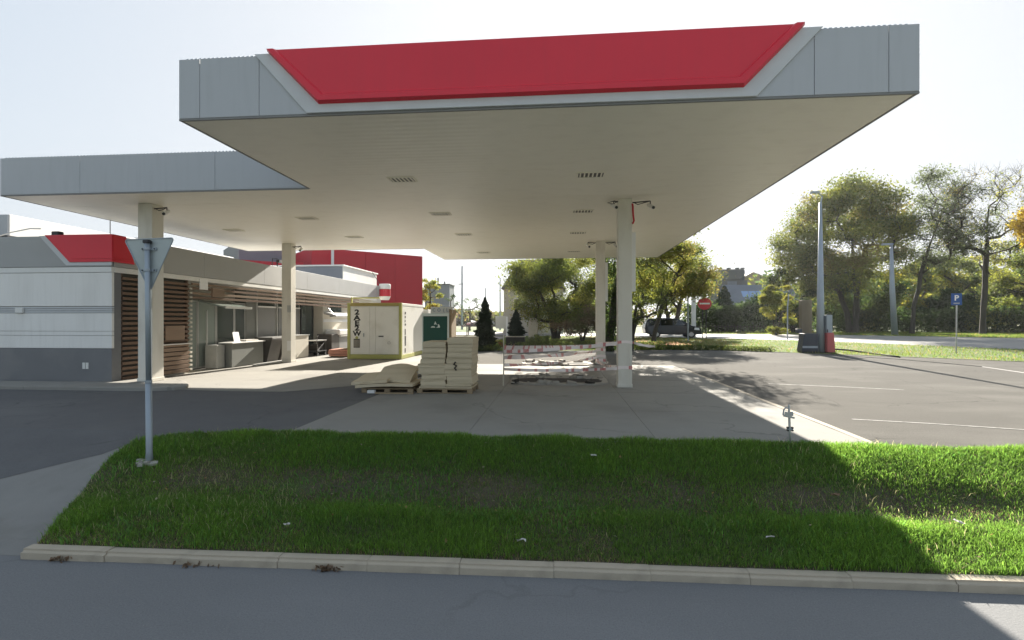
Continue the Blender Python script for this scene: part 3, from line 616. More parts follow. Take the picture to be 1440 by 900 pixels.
build('cream_panel', MB().box(-14.7, SX - 0.25, 28.7, 36.6, 0.02, 3.39), M['cream'], shop, bev=0.01)
XC = SX - 0.248
build('dark_window', MB().box(XC, XC + 0.03, 29.6, 31.2, 2.15, 2.95), M['glass'], shop)
build('wall_band', MB().box(XC, XC + 0.02, 28.75, 34.0, 1.83, 2.0), M['trim_light'], shop)
for y in (33.0, 33.6): build('meter_box', MB().box(XC, XC + 0.06, y, y + 0.35, 2.05, 2.3), M['alu'], shop)
build('wall_ledge', MB().box(XC, XC + 0.12, 29.5, 36.4, 0.98, 1.08), M['white'], shop)
aw = MB().prism([(XC + 0.002, 2.45), (XC + 0.002, 2.30), (XC + 0.75, 2.12), (XC + 0.75, 2.22)], 'y', 28.8, 31.6)
build('service_awning', aw, M['alu'], shop, bev=0.01)
build('awning_arm', MB().tube([(XC + 0.01, 29.0, 2.9), (XC + 0.5, 29.0, 2.27)], 0.02, 6), M['alu'], shop)
aw2 = thing('entrance_awning', (SX - 0.2, 19.6, 2.3), 'small pale green translucent awning panel over the shop entrance', 'awning')
build('awning_panel', MB().prism([(-14.1, 2.75), (-14.1, 2.68), (-12.95, 2.42), (-12.95, 2.47)], 'y', 18.9, 20.6), M['frost'], aw2, bev=0.01)
build('awning_tip', MB().box(-12.96, -12.9, 18.9, 20.6, 2.40, 2.49), M['white'], aw2, bev=0.01)
# rooftop parts
build('roof_parapet_box', MB().box(-22, -15, 34.6, 41.3, 4.51, 5.72), M['white'], shop, bev=0.02)
build('roof_parapet_cap', MB().box(-22.1, -14.9, 34.5, 41.4, 5.723, 5.82), M['white'], shop, bev=0.01)
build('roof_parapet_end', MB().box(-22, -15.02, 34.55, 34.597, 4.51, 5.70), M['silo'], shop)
build('roof_housing', MB().box(-30, -20, 17.0, 30.0, 4.45, 5.82), M['whitewall'], shop, bev=0.02)
build('roof_housing_front', MB().box(-30, -20.02, 16.95, 16.997, 4.45, 5.80), M['fascia'], shop)
build('roof_duct', MB().box(-26, -18.3, 15.5, 16.4, 4.45, 4.78), M['dark'], shop)
build('roof_mast', MB().tube([(-16.2, 17.2, 4.45), (-16.2, 17.2, 5.9)], 0.015, 6), M['dark'], shop)
fl = build('floodlight', MB().box(-15.75, -15.5, 14.6, 14.8, 4.52, 4.72), M['dark'], shop, bev=0.03)
build('floodlight_cable', MB().tube([(-17.6, 14.5, 4.53), (-17.0, 14.5, 4.68), (-16.4, 14.55, 4.80), (-16.1, 14.6, 4.80)], 0.018, 6), M['alu'], shop)
aer = MB()
for k, (zz, ln) in enumerate(((5.05, 0.7), (4.85, 0.5), (5.2, 0.3))):
    aer.tube([(-15.6 - ln / 2, 18.0, zz), (-15.6 + ln / 2, 18.0, zz)], 0.014, 5)
aer.tube([(-15.6, 18.0, 4.45), (-15.6, 18.0, 5.25)], 0.014, 5); aer.tube([(-15.2, 18.0, 4.45), (-15.15, 18.0, 5.1)], 0.012, 5)
build('roof_aerial', aer, M['alu'], shop)
for y in (23.5,):
    build('roof_camera', MB().box(SX - 0.1, SX + 0.05, y, y + 0.35, 4.72, 4.85).tube([(SX - 0.1, y + 0.1, 4.45), (SX - 0.12, y + 0.1, 4.78)], 0.03, 6).tube([(SX - 0.2, y - 0.2, 4.45), (SX - 0.2, y - 0.15, 4.9), (SX - 0.1, y + 0.1, 4.9)], 0.02, 6), M['dark'], shop)
# rounded red and white end sign on the fascia end
es = thing('roof_end_sign', (-12.9, 37.2, 3.5), 'rounded white and red drum at the far end of the shop fascia', 'sign')
prof = lambda z0, z1, r: MB().cyl(-12.95, 37.4, z0, z1, r, n=20)
build('white_cap', prof(4.25, 4.65, 0.42), M['white'], es, bev=0.06)
build('red_drum', prof(3.72, 4.246, 0.42), M['signred'], es); build('pale_bottom', MB().cyl(-12.95, 37.4, 3.45, 3.716, 0.30, 0.42, 20), M['white'], es)
build('mount_arm', MB().box(-13.6, -13.3, 37.0, 37.3, 3.7, 4.5), M['shopfascia'], es)
build('stay_rod', MB().tube([(-13.3, 37.3, 4.6), (-14.2, 38.2, 5.6)], 0.02, 6), M['dark'], es)

# counters and stands along the shop
c1 = thing('service_counter', (-13.3, 20.9, 0), 'long grey counter with a pale top beside the shop entrance', 'counter')
build('counter_body', MB().box(-13.75, -13.25, 19.75, 22.0, 0.02, 0.98), M['counter'], c1, bev=0.015)
build('counter_top', MB().box(-13.8, -13.18, 19.7, 22.05, 0.983, 1.03), M['white'], c1, bev=0.008)
build('side_cabinet', MB().box(-14.0, -13.5, 19.2, 19.68, 0.02, 0.95), M['alu'], c1, bev=0.01)
build('white_card', MB().box(0, 0.02, -0.2, 0.2, 0, 0.42, mtx=Matrix.Translation((-13.35, 20.25, 1.033)) @ Matrix.Rotation(R(-12), 4, 'Y')), M['poster'], label='white card stand on top of the grey counter', cat='card stand')
build('papers', MB().box(-13.7, -13.3, 20.8, 21.7, 1.033, 1.10), M['paper'], label='pale stack of flat trays lying on the grey counter', cat='trays')
def bin_(name, y, label, m1, m2):
    t = thing(name, (-13.2, y, 0), label, 'display stand', 'display stands by the shop windows')
    b = MB().prism([(-13.75, 0.02), (-13.25, 0.02), (-13.0, 1.05), (-13.0, 1.12), (-13.75, 1.12)], 'y', y, y + 0.95)
    build('body', b, M[m1], t, bev=0.012)
    build('side_cheek', MB().prism([(-13.78, 0.02), (-13.2, 0.02), (-12.94, 1.1), (-12.94, 1.16), (-13.78, 1.16)], 'y', y - 0.08, y - 0.003), M[m2], t, bev=0.008)
    build('top_tray', MB().box(-13.7, -13.05, y + 0.03, y + 0.92, 1.123, 1.16), M['alu'], t)
bin_('display_stand', 22.25, 'dark tapering display stand nearest the grey counter', 'counterdark', 'counterdark')
bin_('display_stand', 23.4, 'grey tapering display stand behind the far left column', 'counter', 'counterdark')
pl = build('fallen_plank', MB().box(-0.12, 0.12, -1.0, 1.0, 0.02, 0.07, mtx=Matrix.Translation((-12.75, 21.7, 0.01)) @ Matrix.Rotation(R(-6), 4, 'Z') @ Matrix.Rotation(R(1.0), 4, 'X')), M['white'], bev=0.01, label='white plank lying on the ground before the dark display stand', cat='plank')
tb = thing('small_table', (-13.1, 24.7, 0), 'low cream cupboard hugging the wall behind the far left column', 'cupboard')
build('body', MB().box(-13.7, -13.1, 24.5, 25.9, 0.02, 1.15), M['cream'], tb, bev=0.01); build('top', MB().box(-13.75, -13.05, 24.45, 25.95, 1.153, 1.19), M['alu'], tb)
# trolley
tr_ = thing('goods_trolley', (-13.0, 26.9, 0), 'small dark goods trolley parked right of the far left column', 'trolley')
build('platform', MB().box(-13.5, -12.8, 26.3, 27.4, 0.25, 0.30), M['dark'], tr_)
build('top_deck', MB().box(-13.5, -12.8, 26.3, 27.4, 0.82, 0.87), M['alu'], tr_)
for x in (-13.45, -12.85):
    build('side_frame', MB().tube([(x, 26.35, 0.1), (x, 26.35, 1.05), (x, 26.5, 1.1)], 0.025, 6).tube([(x, 27.35, 0.1), (x, 27.35, 0.9)], 0.025, 6).tube([(x, 26.35, 0.3), (x, 27.35, 0.8)], 0.018, 6), M['counterdark'], tr_)
    for y in (26.4, 27.3): build('wheel', MB().tube([(x - 0.03, y, 0.1), (x + 0.03, y, 0.1)], 0.1, 12), M['tyre'], tr_)
build('load_box', MB().box(-13.42, -12.9, 26.5, 27.2, 0.303, 0.62), M['planter'], tr_)
c2 = thing('outdoor_counter', (-12.9, 31, 0), 'beige and dark wall counter with a white raised end left of the container', 'counter')
build('dark_cabinet', MB().box(-13.6, -12.75, 27.9, 28.9, 0.02, 1.15), M['counterdark'], c2, bev=0.01)
build('grey_cabinet', MB().box(-13.6, -12.75, 28.91, 30.3, 0.02, 0.98), M['shutter'], c2, bev=0.01)
build('beige_cabinet', MB().box(-13.6, -12.78, 30.31, 34.5, 0.02, 0.98), M['cream'], c2, bev=0.01)
build('counter_top', MB().box(-13.62, -12.65, 28.92, 34.6, 0.985, 1.07), M['white'], c2, bev=0.01)
build('raised_lid', MB().box(-13.5, -12.62, 28.7, 29.9, 1.073, 1.4), M['white'], c2, bev=0.05)
build('socket', MB().box(-12.778, -12.765, 31.8, 32.0, 0.45, 0.75), M['white'], c2)
rp_ = thing('red_tray_stack', (-11.3, 26.6, 0), 'low stack of faded red trays on the ground left of the container', 'tray stack')
for k in range(4):
    a = random.uniform(-0.06, 0.06)
    build('tray', MB().box(-0.55, 0.55, -0.75, 0.75, 0.06 + k * 0.09, 0.13 + k * 0.09, mtx=Matrix.Translation((-11.45, 26.6, 0)) @ Matrix.Rotation(a, 4, 'Z')), M['brick'], rp_, bev=0.01)
build('runner', MB().box(-11.95, -10.95, 26.0, 26.1, 0.008, 0.058).box(-11.95, -10.95, 27.1, 27.2, 0.008, 0.058), M['pallet'], rp_)
build('loose_sheet', MB().box(-0.55, 0.6, -0.6, 0.6, 0.42, 0.44, mtx=Matrix.Translation((-11.4, 26.6, 0)) @ Matrix.Rotation(R(-7), 4, 'Y')), M['board'], rp_)

# ---------------------------------------------------------------- white container with lime frame
ct = thing('storage_container', (-9.05, 26.6, 0), 'white storage container with lime and ochre frame and black lettering on its door', 'container')
X0, X1, Y0, Y1, ZH = -10.42, -7.66, 24.55, 28.75, 2.8
build('body', MB().box(X0 + 0.06, X1 - 0.06, Y0 + 0.06, Y1 - 0.04, 0.24, ZH - 0.1), M['contain'], ct)
for x in (X0, X1 - 0.14): build('front_post', MB().box(x, x + 0.14, Y0, Y0 + 0.14, 0.02, ZH), M['lime'], ct, bev=0.01)
build('top_beam', MB().box(X0 + 0.142, X1 - 0.142, Y0 + 0.01, Y0 + 0.13, ZH - 0.16, ZH - 0.003), M['ochre'], ct, bev=0.01)
build('skid_beam', MB().box(X0 + 0.142, X1 - 0.142, Y0 + 0.01, Y0 + 0.13, 0.03, 0.25), M['lime'], ct, bev=0.01)
build('side_skid', MB().box(X1 - 0.13, X1 - 0.01, Y0 + 0.142, Y1, 0.02, 0.22), M['lime'], ct, bev=0.01)
build('side_top_rail', MB().box(X1 - 0.12, X1 - 0.02, Y0 + 0.142, Y1, ZH - 0.14, ZH - 0.01), M['white'], ct, bev=0.01)
build('roof_sheet', MB().box(X0 + 0.03, X1 - 0.03, Y0 + 0.15, Y1, ZH - 0.1, ZH - 0.04), M['contain'], ct)
for a, b in ((X0 + 0.15, -9.28), (-8.98, X1 - 0.15)):
    d = build('door', MB().box(a, b, Y0 + 0.025, Y0 + 0.058, 0.27, ZH - 0.18), M['contain'], ct, bev=0.012)
    hx = b - 0.32 if a < -9.5 else a + 0.16
    build('handle', MB().box(hx, hx + (0.03 if a < -9.5 else 0.24), Y0 - 0.012, Y0 + 0.022, 1.12, 1.3 if a < -9.5 else 1.17), M['galv'] if a < -9.5 else M['dark'], d)
build('middle_strip', MB().box(-9.27, -8.99, Y0 + 0.032, Y0 + 0.058, 0.27, ZH - 0.18), M['contain'], ct)
build('ring_pull', MB().tube([(-8.3 + 0.07 * math.cos(k * 0.7), Y0 + 0.012, 0.82 + 0.06 * math.sin(k * 0.7)) for k in range(10)], 0.01, 5), M['alu'], ct)
build('side_panel', MB().box(X1 - 0.055, X1 - 0.03, Y0 + 0.16, Y1 - 0.05, 0.235, ZH - 0.15), M['contain'], ct)
build('roof_vent', MB().box(X0 + 0.16, -8.9, Y0 + 0.32, Y0 + 0.38, ZH + 0.22, ZH + 0.29).box(X0 + 0.06, X0 + 0.13, Y0 + 0.3, Y0 + 0.37, ZH - 0.035, ZH + 0.3), M['lime'], ct, bev=0.01)
build('rear_box', MB().box(X1 - 0.5, X1 + 0.25, Y1 + 0.01, Y1 + 0.9, 0.02, 2.55), M['white'], ct, bev=0.01)
def text(s, size, loc, rot, m, parent, name='lettering', bold=0.0, sx=1.0, align='CENTER'):
    cu = bpy.data.curves.new(name, 'FONT'); cu.body = s; cu.size = size; cu.align_x = align; cu.align_y = 'CENTER'
    cu.extrude = 0.003; cu.offset = bold; cu.resolution_u = 3; cu.materials.append(m)
    tmp = bpy.data.objects.new(name, cu); me = bpy.data.meshes.new_from_object(tmp); bpy.data.objects.remove(tmp)
    o = bpy.data.objects.new(name, me); COL.objects.link(o); o.parent = parent
    o.location = Vector(loc) - wloc(parent); o.rotation_euler = rot; o.scale = (sx, 1, 1)
    return o
for k, (ch, zz) in enumerate((('2', 2.33), ('A', 2.05), ('E', 1.79), ('2', 1.54), ('W', 1.27))):
    text(ch, 0.34, (-9.93, Y0 + 0.02, zz), (R(90), 0, 0), M['black'], ct, bold=0.014, sx=1.4 if ch != 'W' else 1.1)
pc = build('door_picture', MB().box(-10.1, -9.78, Y0 + 0.014, Y0 + 0.024, 0.58, 1.02), M['counterdark'], ct)
build('picture_plant', MB().prism([(-10.0, 1.025), (-9.88, 1.025), (-9.86, 1.1), (-9.94, 1.16), (-10.02, 1.09)], 'y', Y0 + 0.014, Y0 + 0.024), M['lime'], pc)
for k in range(5): build('picture_line', MB().box(-10.07 + k * 0.06, -10.05 + k * 0.06, Y0 + 0.009, Y0 + 0.0135, 0.62, 0.97), M['cream'], pc)
for k, (zz, hh) in enumerate(((2.3, .12), (2.1, .12), (1.9, .13), (1.72, .1), (1.35, .3), (1.0, .12), (0.9, .5), (0.42, .22))):
    build('side_lettering', MB().box(X1 - 0.029, X1 - 0.022, Y0 + 0.62, Y0 + 0.80 - (k % 3) * 0.04, zz - hh / 2, zz + hh / 2), M['black'], ct)

# ---------------------------------------------------------------- green kiosk bin
gb = thing('collection_bin', (-5.2, 22.2, 0), 'dark green collection bin with pale frame and white emblem behind the tall stacks', 'bin')
bx0, bx1, by = -5.85, -4.66, 21.65
build('body', MB().box(bx0 + 0.03, bx1 - 0.1, by + 0.05, by + 1.1, 0.02, 2.15), M['green'], gb, bev=0.015)
build('front_panel', MB().box(bx0 + 0.05, bx1 - 0.09, by + 0.01, by + 0.047, 0.3, 2.1), M['green'], gb, bev=0.01)
build('frame', MB().box(bx0, bx0 + 0.045, by, by + 0.06, 0.02, 2.24).box(bx1 - 0.085, bx1 - 0.02, by, by + 0.06, 0.02, 2.24).box(bx0 + 0.046, bx1 - 0.086, by, by + 0.06, 2.115, 2.24), M['paleblue'], gb, bev=0.006)
build('side_board', MB().box(bx1 - 0.02, bx1 + 0.08, by + 0.1, by + 1.1, 0.02, 2.4), M['pallet'], gb)
build('header_board', MB().box(bx0 + 0.3, bx1 + 0.09, by + 0.3, by + 0.34, 2.24, 2.52), M['white'], gb, bev=0.005)
for ch, x in (('C', -5.40), ('O', -5.18), ('(', -4.97), ('L', -4.81)): text(ch, 0.19, (x, by + 0.296, 2.38), (R(90), 0, 0), M['galv'], gb, bold=0.006)
build('header_latch', MB().box(-4.73, -4.65, by + 0.28, by + 0.299, 2.28, 2.42), M['dark'], gb)
em = MB(); ex, ez = -5.27, 1.62
em.prism([(ex - 0.2, ez), (ex - 0.01, ez), (ex - 0.01, ez + 0.04), (ex - 0.08, ez + 0.07), (ex - 0.16, ez + 0.06)], 'y', by + 0.004, by + 0.0095)
em.prism([(ex - 0.06, ez + 0.14), (ex + 0.0, ez + 0.28), (ex + 0.06, ez + 0.14), (ex + 0.03, ez + 0.12), (ex, ez + 0.17), (ex - 0.03, ez + 0.12)], 'y', by + 0.004, by + 0.0095)
em.prism([(ex + 0.03, ez), (ex + 0.2, ez), (ex + 0.2, ez + 0.06), (ex + 0.16, ez + 0.14), (ex + 0.1, ez + 0.15), (ex + 0.12, ez + 0.06), (ex + 0.06, ez + 0.02)], 'y', by + 0.004, by + 0.0095)
build('emblem', em, M['paleblue'], gb)

# ---------------------------------------------------------------- pallets and board stacks
def pallet(x0, x1, y0, y1, label):
    t = thing('pallet', ((x0 + x1) / 2, (y0 + y1) / 2, 0), label, 'pallet', 'wooden pallets under the boards')
    for x in (x0, (x0 + x1) / 2 - 0.07, x1 - 0.14):
        for y in (y0, (y0 + y1) / 2 - 0.05, y1 - 0.1):
            build('block', MB().box(x, x + 0.14, y, y + 0.1, 0.024, 0.105, jit=0.004), M['pallet'], t)
    for y in (y0, (y0 + y1) / 2 - 0.05, y1 - 0.1): build('runner', MB().box(x0, x1, y, y + 0.1, 0.004, 0.022), M['pallet'], t)
    n = 6
    for k in range(n):
        yy = y0 + (y1 - y0 - 0.12) * k / (n - 1)
        build('deck_board', MB().box(x0, x1, yy, yy + 0.12, 0.107, 0.13, jit=0.003), M['pallet'], t)
pallet(-3.74, -2.26, 13.35, 14.4, 'wooden pallet carrying the two tall stacks of beige boards')
pallet(-5.25, -3.85, 13.3, 14.4, 'wooden pallet under the low collapsed pile of boards')
ORD = ['lowest', 'second', 'third', 'fourth', 'fifth', 'sixth', 'seventh', 'eighth', 'ninth', 'topmost']
def stack(xc, side, lay):
    z = 0.133
    for k, (h, w_, dx) in enumerate(lay):
        yy = 13.36 + random.uniform(-0.015, 0.02)
        mb = MB(); x0, x1 = xc + dx - w_ / 2, xc + dx + w_ / 2
        # a bundle: several thin sheets not quite flush, as one soft-edged lump
        nn = max(2, int(h / 0.045)); n8 = 6
        rows = []
        for j in range(nn + 1):
            zz = z + 0.002 + (h - 0.004) * j / nn
            o = random.uniform(-0.008, 0.008); oy = random.uniform(-0.01, 0.01); rx = random.uniform(-0.012, 0.012)
            ring = []
            for a, b in [(x0, yy), (x0 + w_ * .33, yy), (x0 + w_ * .66, yy), (x1, yy), (x1, yy + .5), (x1, yy + .98), (x0 + w_ * .5, yy + .98), (x0, yy + .98), (x0, yy + .5)]:
                ring.append((a + o + random.uniform(-.006, .006) + (rx if a > xc else 0), b + oy + random.uniform(-.007, .007), zz + random.uniform(-.0015, .0015) * (0 < j < nn)))
            rows.append(ring)
        n = 9; vv = [p for r in rows for p in r]; ff = [tuple(range(n - 1, -1, -1)), tuple(nn * n + i for i in range(n))]
        for j in range(nn):
            for i in range(n): ff.append((j * n + i, j * n + (i + 1) % n, (j + 1) * n + (i + 1) % n, (j + 1) * n + i))
        mb.add(vv, ff)
        nm = 'topmost' if k == len(lay) - 1 else ORD[k]
        build('board_bundle', mb, M['board'], bev=0.003, label=f'{nm} beige board bundle of the tall {side} stack', cat='board bundle', group='beige board bundles stacked on the pallet')
        z += h
LX, RX = -3.33, -2.65
stack(LX, 'left', [(0.05, 0.76, 0.02), (0.17, 0.67, 0.02), (0.16, 0.66, 0.03), (0.17, 0.70, -0.03), (0.10, 0.72, -0.04), (0.13, 0.66, 0.0), (0.14, 0.64, 0.03), (0.17, 0.63, 0.045), (0.15, 0.62, 0.05)])
stack(RX, 'right', [(0.055, 0.70, 0.03), (0.06, 0.68, 0.02), (0.20, 0.68, 0.05), (0.19, 0.72, 0.0), (0.15, 0.73, 0.01), (0.16, 0.70, 0.04), (0.15, 0.66, 0.05), (0.20, 0.66, 0.06), (0.18, 0.68, 0.06)])
build('torn_strap', MB().tube([(RX - 0.05, 13.34, 0.84), (RX - 0.1, 13.335, 0.78), (RX - 0.02, 13.33, 0.74), (RX - 0.08, 13.335, 0.68), (RX - 0.03, 13.34, 0.62)], 0.022, 6), M['black'], label='torn black strap hanging on the front of the right stack', cat='strap')
# low pile: sagging boards
def warped(name, x0, x1, y0, y1, zf, th, label, nx=12, ny=6):
    vs_ = []
    for t in (0, 1):
        for j in range(ny + 1):
            for i in range(nx + 1):
                x = x0 + (x1 - x0) * i / nx; y = y0 + (y1 - y0) * j / ny
                if i in (0, nx) or j in (0, ny): x += random.uniform(-.012, .012); y += random.uniform(-.012, .012)
                vs_.append((x, y, zf(i / nx, j / ny) + t * th))
    N = (nx + 1) * (ny + 1); fs = []; ix = lambda i, j, t: t * N + j * (nx + 1) + i
    for j in range(ny):
        for i in range(nx):
            fs.append((ix(i, j, 1), ix(i + 1, j, 1), ix(i + 1, j + 1, 1), ix(i, j + 1, 1))); fs.append((ix(i, j, 0), ix(i, j + 1, 0), ix(i + 1, j + 1, 0), ix(i + 1, j, 0)))
    for i in range(nx): fs.append((ix(i, 0, 0), ix(i + 1, 0, 0), ix(i + 1, 0, 1), ix(i, 0, 1))); fs.append((ix(i, ny, 0), ix(i, ny, 1), ix(i + 1, ny, 1), ix(i + 1, ny, 0)))
    for j in range(ny): fs.append((ix(0, j, 0), ix(0, j, 1), ix(0, j + 1, 1), ix(0, j + 1, 0))); fs.append((ix(nx, j, 0), ix(nx, j + 1, 0), ix(nx, j + 1, 1), ix(nx, j, 1)))
    return build(name, MB().add(vs_, fs), M['board'], label=label, cat='board bundle', group='sagging beige boards on the low pallet', smooth=False)
warped('loose_board', -5.38, -3.82, 13.2, 14.4, lambda u, v: 0.135 + 0.07 * u + 0.02 * math.sin(4 * u), 0.07, 'lowest sagging board of the low collapsed pile')
warped('loose_board', -5.52, -4.55, 13.28, 14.4, lambda u, v: 0.21 + 0.07 * u + 0.14 * v, 0.07, 'flat left board of the low collapsed pile')
warped('loose_board', -4.95, -3.98, 13.5, 14.45, lambda u, v: 0.30 + 0.36 * min(1, v * 1.25) * (0.55 + 0.45 * math.sin(0.35 + 2.3 * u)) - 0.05 * u, 0.06, 'arched upper board lying over the low collapsed pile')
warped('loose_board', -4.9, -4.05, 13.7, 14.48, lambda u, v: 0.22 + 0.05 * v + 0.1 * u * (1 - u), 0.16, 'thick inner board filling the low collapsed pile')
build('white_brick', MB().box(-5.05, -4.85, 13.18, 13.3, 0.004, 0.085), M['white'], bev=0.008, label='white block on the ground before the low pallet', cat='block')
build('timber_scrap', MB().box(-0.5, 0.5, -0.03, 0.03, 0.004, 0.04, mtx=Matrix.Translation((-4.3, 13.14, 0)) @ Matrix.Rotation(R(3), 4, 'Z')), M['pallet'], label='thin timber strip on the ground along the low pallet', cat='timber')

# ---------------------------------------------------------------- pump islands dug up
def island(x0, x1, y0, y1, seed, label):
    rng = random.Random(seed); t = thing('pump_island', ((x0 + x1) / 2, (y0 + y1) / 2, 0), label, 'pump island')
    pts = []
    n = 40
    for k in range(n):
        a = 2 * math.pi * k / n; c_, s_ = math.cos(a), math.sin(a)
        rx, ry = (x1 - x0) / 2, (y1 - y0) / 2; e = 4
        rr = (abs(c_) ** e + abs(s_) ** e) ** (-1 / e)
        pts.append(((x0 + x1) / 2 + rx * rr * c_ * (1 + rng.uniform(-.02, .02)), (y0 + y1) / 2 + ry * rr * s_ * (1 + rng.uniform(-.05, .05))))
    build('slab', MB().prism(pts, 'z', -0.03, 0.05), M['rubble'], t)
    ip = [((x0 + x1) / 2 + (px - (x0 + x1) / 2) * 0.86 * (1 + rng.uniform(-.05, .05)), (y0 + y1) / 2 + (py - (y0 + y1) / 2) * 0.5 - (y1 - y0) * 0.12 + rng.uniform(-.06, .06)) for px, py in pts]
    build('dug_pit', MB().prism(ip, 'z', 0.02, 0.056), M['pit'], t)
    for k in range(40):
        x = rng.uniform(x0, x1); f = rng.random()
        y = y0 + (y1 - y0) * (rng.uniform(0.0, 0.12) if f < .5 else rng.uniform(0.6, 0.98)); s_ = rng.uniform(0.04, 0.17)
        if f < .5 and x > (x0 + x1) / 2 + 0.3 and rng.random() < .75: continue
        m_ = Matrix.Translation((x, y, 0.05 + s_ * 0.12)) @ Matrix.Rotation(rng.uniform(0, 6), 4, 'Z') @ Matrix.Rotation(rng.uniform(-.4, .4), 4, 'X')
        random.seed(seed * 100 + k)
        build('rubble_chunk', MB().box(-s_, s_, -s_ * .7, s_ * .7, -s_ * .35, s_ * .35, mtx=m_, jit=s_ * .25), M['rubble'] if rng.random() < .82 else M['pit'], t)
island(-1.5, 1.55, 15.35, 17.6, 5, 'broken concrete pump island with dark dug pit left of the near right column')
island(-1.6, 1.5, 21.9, 23.9, 6, 'broken concrete pump island left of the far right column')
random.seed(21)
# stake with barrier tape
sk = build('tape_stake', MB().tube([(-1.62, 15.05, 0), (-1.60, 15.05, 0.7), (-1.61, 15.05, 1.62)], [0.022, 0.02, 0.018], 6), M['cream'], label='thin pale stake holding barrier tape left of the dug pit', cat='stake')
def tape(p, q, sag, wd, label, twist=0.6, n=44):
    p = Vector(p); q = Vector(q); mb = MB(); vs_ = []; fs = []; ms = []
    side = (q - p).cross(Vector((0, 0, 1))).normalized()
    L_ = (q - p).length
    for i in range(n + 1):
        t = i / n; c_ = p.lerp(q, t) - Vector((0, 0, sag * 4 * t * (1 - t))) + side * (0.02 * math.sin(t * 9))
        a = twist * math.sin(t * 7 + sag * 40)
        u = Vector((0, 0, math.cos(a))) + side * math.sin(a)
        vs_ += [c_ - u * wd / 2, c_ + u * wd / 2]
    for i in range(n):
        fs.append((2 * i, 2 * i + 2, 2 * i + 3, 2 * i + 1)); ms.append(1 if random.random() < 0.22 else 0)
    mb.add(vs_, fs); mb.m = ms
    return build('barrier_tape', mb, [M['tapew'], M['taper']], label=label, cat='barrier tape', group='red and white barrier tape around the dug islands')
NC = (1.72, 15.0); FC = (1.67, 22.85)
tape((-1.6, 15.04, 1.12), (FC[0], FC[1], 0.80), 0.03, 0.17, 'upper barrier tape from the stake to the far right column', 0.4, 70)
tape((-1.6, 15.04, 0.85), (FC[0], FC[1], 0.58), 0.06, 0.14, 'middle barrier tape from the stake to the far right column', 1.0, 70)
tape((-1.6, 15.04, 0.62), (FC[0], FC[1], 0.30), 0.08, 0.10, 'lower barrier tape from the stake to the far right column', 1.2, 70)
tape((2.08, 22.84, 0.92), (2.13, 15.3, 1.30), 0.03, 0.15, 'upper barrier tape between the two right columns', 0.3, 60)
tape((1.66, 22.84, 0.2), (1.7, 15.3, 0.58), 0.10, 0.10, 'lower barrier tape between the two right columns', 0.5, 60)
tape((-1.6, 15.03, 1.02), (1.70, 14.99, 1.28), 0.04, 0.10, 'upper barrier tape from the stake to the near right column', 0.3, 40)
tape((-1.6, 15.03, 0.5), (1.70, 14.99, 0.56), 0.05, 0.09, 'lower barrier tape from the stake to the near right column', 0.5, 40)
tape((2.13, 14.985, 1.31), (2.75, 14.9, 1.2), 0.03, 0.08, 'loose barrier tape end fluttering right of the near right column', 0.8, 14)
def wrap(x, y, w_, z, hh, label, tilt=0.03):
    mb = MB(); h = w_ / 2 + 0.006; ms = []; vs_ = []; fs = []; per = []
    for k in range(16):
        s_ = k / 16 * 4; e = int(s_); f = s_ - e
        c_ = [(-h, -h), (h, -h), (h, h), (-h, h)]; a, b = c_[e], c_[(e + 1) % 4]
        per.append((x + a[0] + (b[0] - a[0]) * f, y + a[1] + (b[1] - a[1]) * f))
    for k, (px, py) in enumerate(per): d = tilt * math.sin(k * 0.8); vs_ += [(px, py, z - hh / 2 + d), (px, py, z + hh / 2 + d * 0.6)]
    for k in range(16): fs.append((2 * k, 2 * ((k + 1) % 16), 2 * ((k + 1) % 16) + 1, 2 * k + 1)); ms.append(1 if random.random() < 0.3 else 0)
    mb.add(vs_, fs); mb.m = ms
    build('barrier_tape', mb, [M['tapew'], M['taper']], label=label, cat='barrier tape', group='red and white barrier tape around the dug islands')
wrap(1.92, 15.2, 0.40, 1.30, 0.09, 'upper barrier tape wound round the near right column')
wrap(1.92, 15.2, 0.40, 0.57, 0.10, 'lower barrier tape wound round the near right column', 0.02)
for k, z in enumerate((0.88, 0.62, 0.34, 0.16)): wrap(1.87, 23.05, 0.40, z, 0.13, f'{["topmost", "second", "third", "lowest"][k]} barrier tape band round the far right column', 0.04)

# ---------------------------------------------------------------- give-way sign, standpipe, litter
sx, sy = -6.28, 7.36; gz = float(GZ(sx, sy))
yd = thing('yield_sign', (sx, sy, gz), 'grey back of a triangular yield sign on a leaning steel pole in the verge', 'traffic sign')
build('pole', MB().tube([(sx, sy, gz - 0.05), (sx - 0.0, sy, gz + 0.16), (sx - 0.012, sy, 1.0)], [0.062, 0.046, 0.045], 12).tube([(sx - 0.012, sy, 1.0), (sx - 0.035, sy, 3.17)], [0.037, 0.037], 12), M['galv'], yd, smooth=True)
build('pole_sleeve', MB().tube([(sx - 0.0125, sy, 0.98), (sx - 0.0135, sy, 1.02)], 0.049, 12), M['galv'], yd)
cx_, cy_ = sx - 0.035, sy + 0.05
A, B, C_ = Vector((-0.415, 3.20)), Vector((0.405, 3.22)), Vector((0.012, 2.40)); poly = []
for P, Q, S_ in ((A, C_, B), (C_, B, A), (B, A, C_)):
    u = (S_ - P).normalized(); v = (Q - P).normalized(); r = 0.045
    for k in range(6):
        f = k / 5; poly.append(P + (u * r * (1 - f) ** 1.5 + v * r * f ** 1.5))
poly = [(cx_ + p.x, p.y) for p in poly]
pb = build('sign_plate', MB().prism(poly, 'y', cy_, cy_ + 0.012), M['signback'], yd)
rim = MB(); n = len(poly)
ctr = Vector((cx_, 2.9))
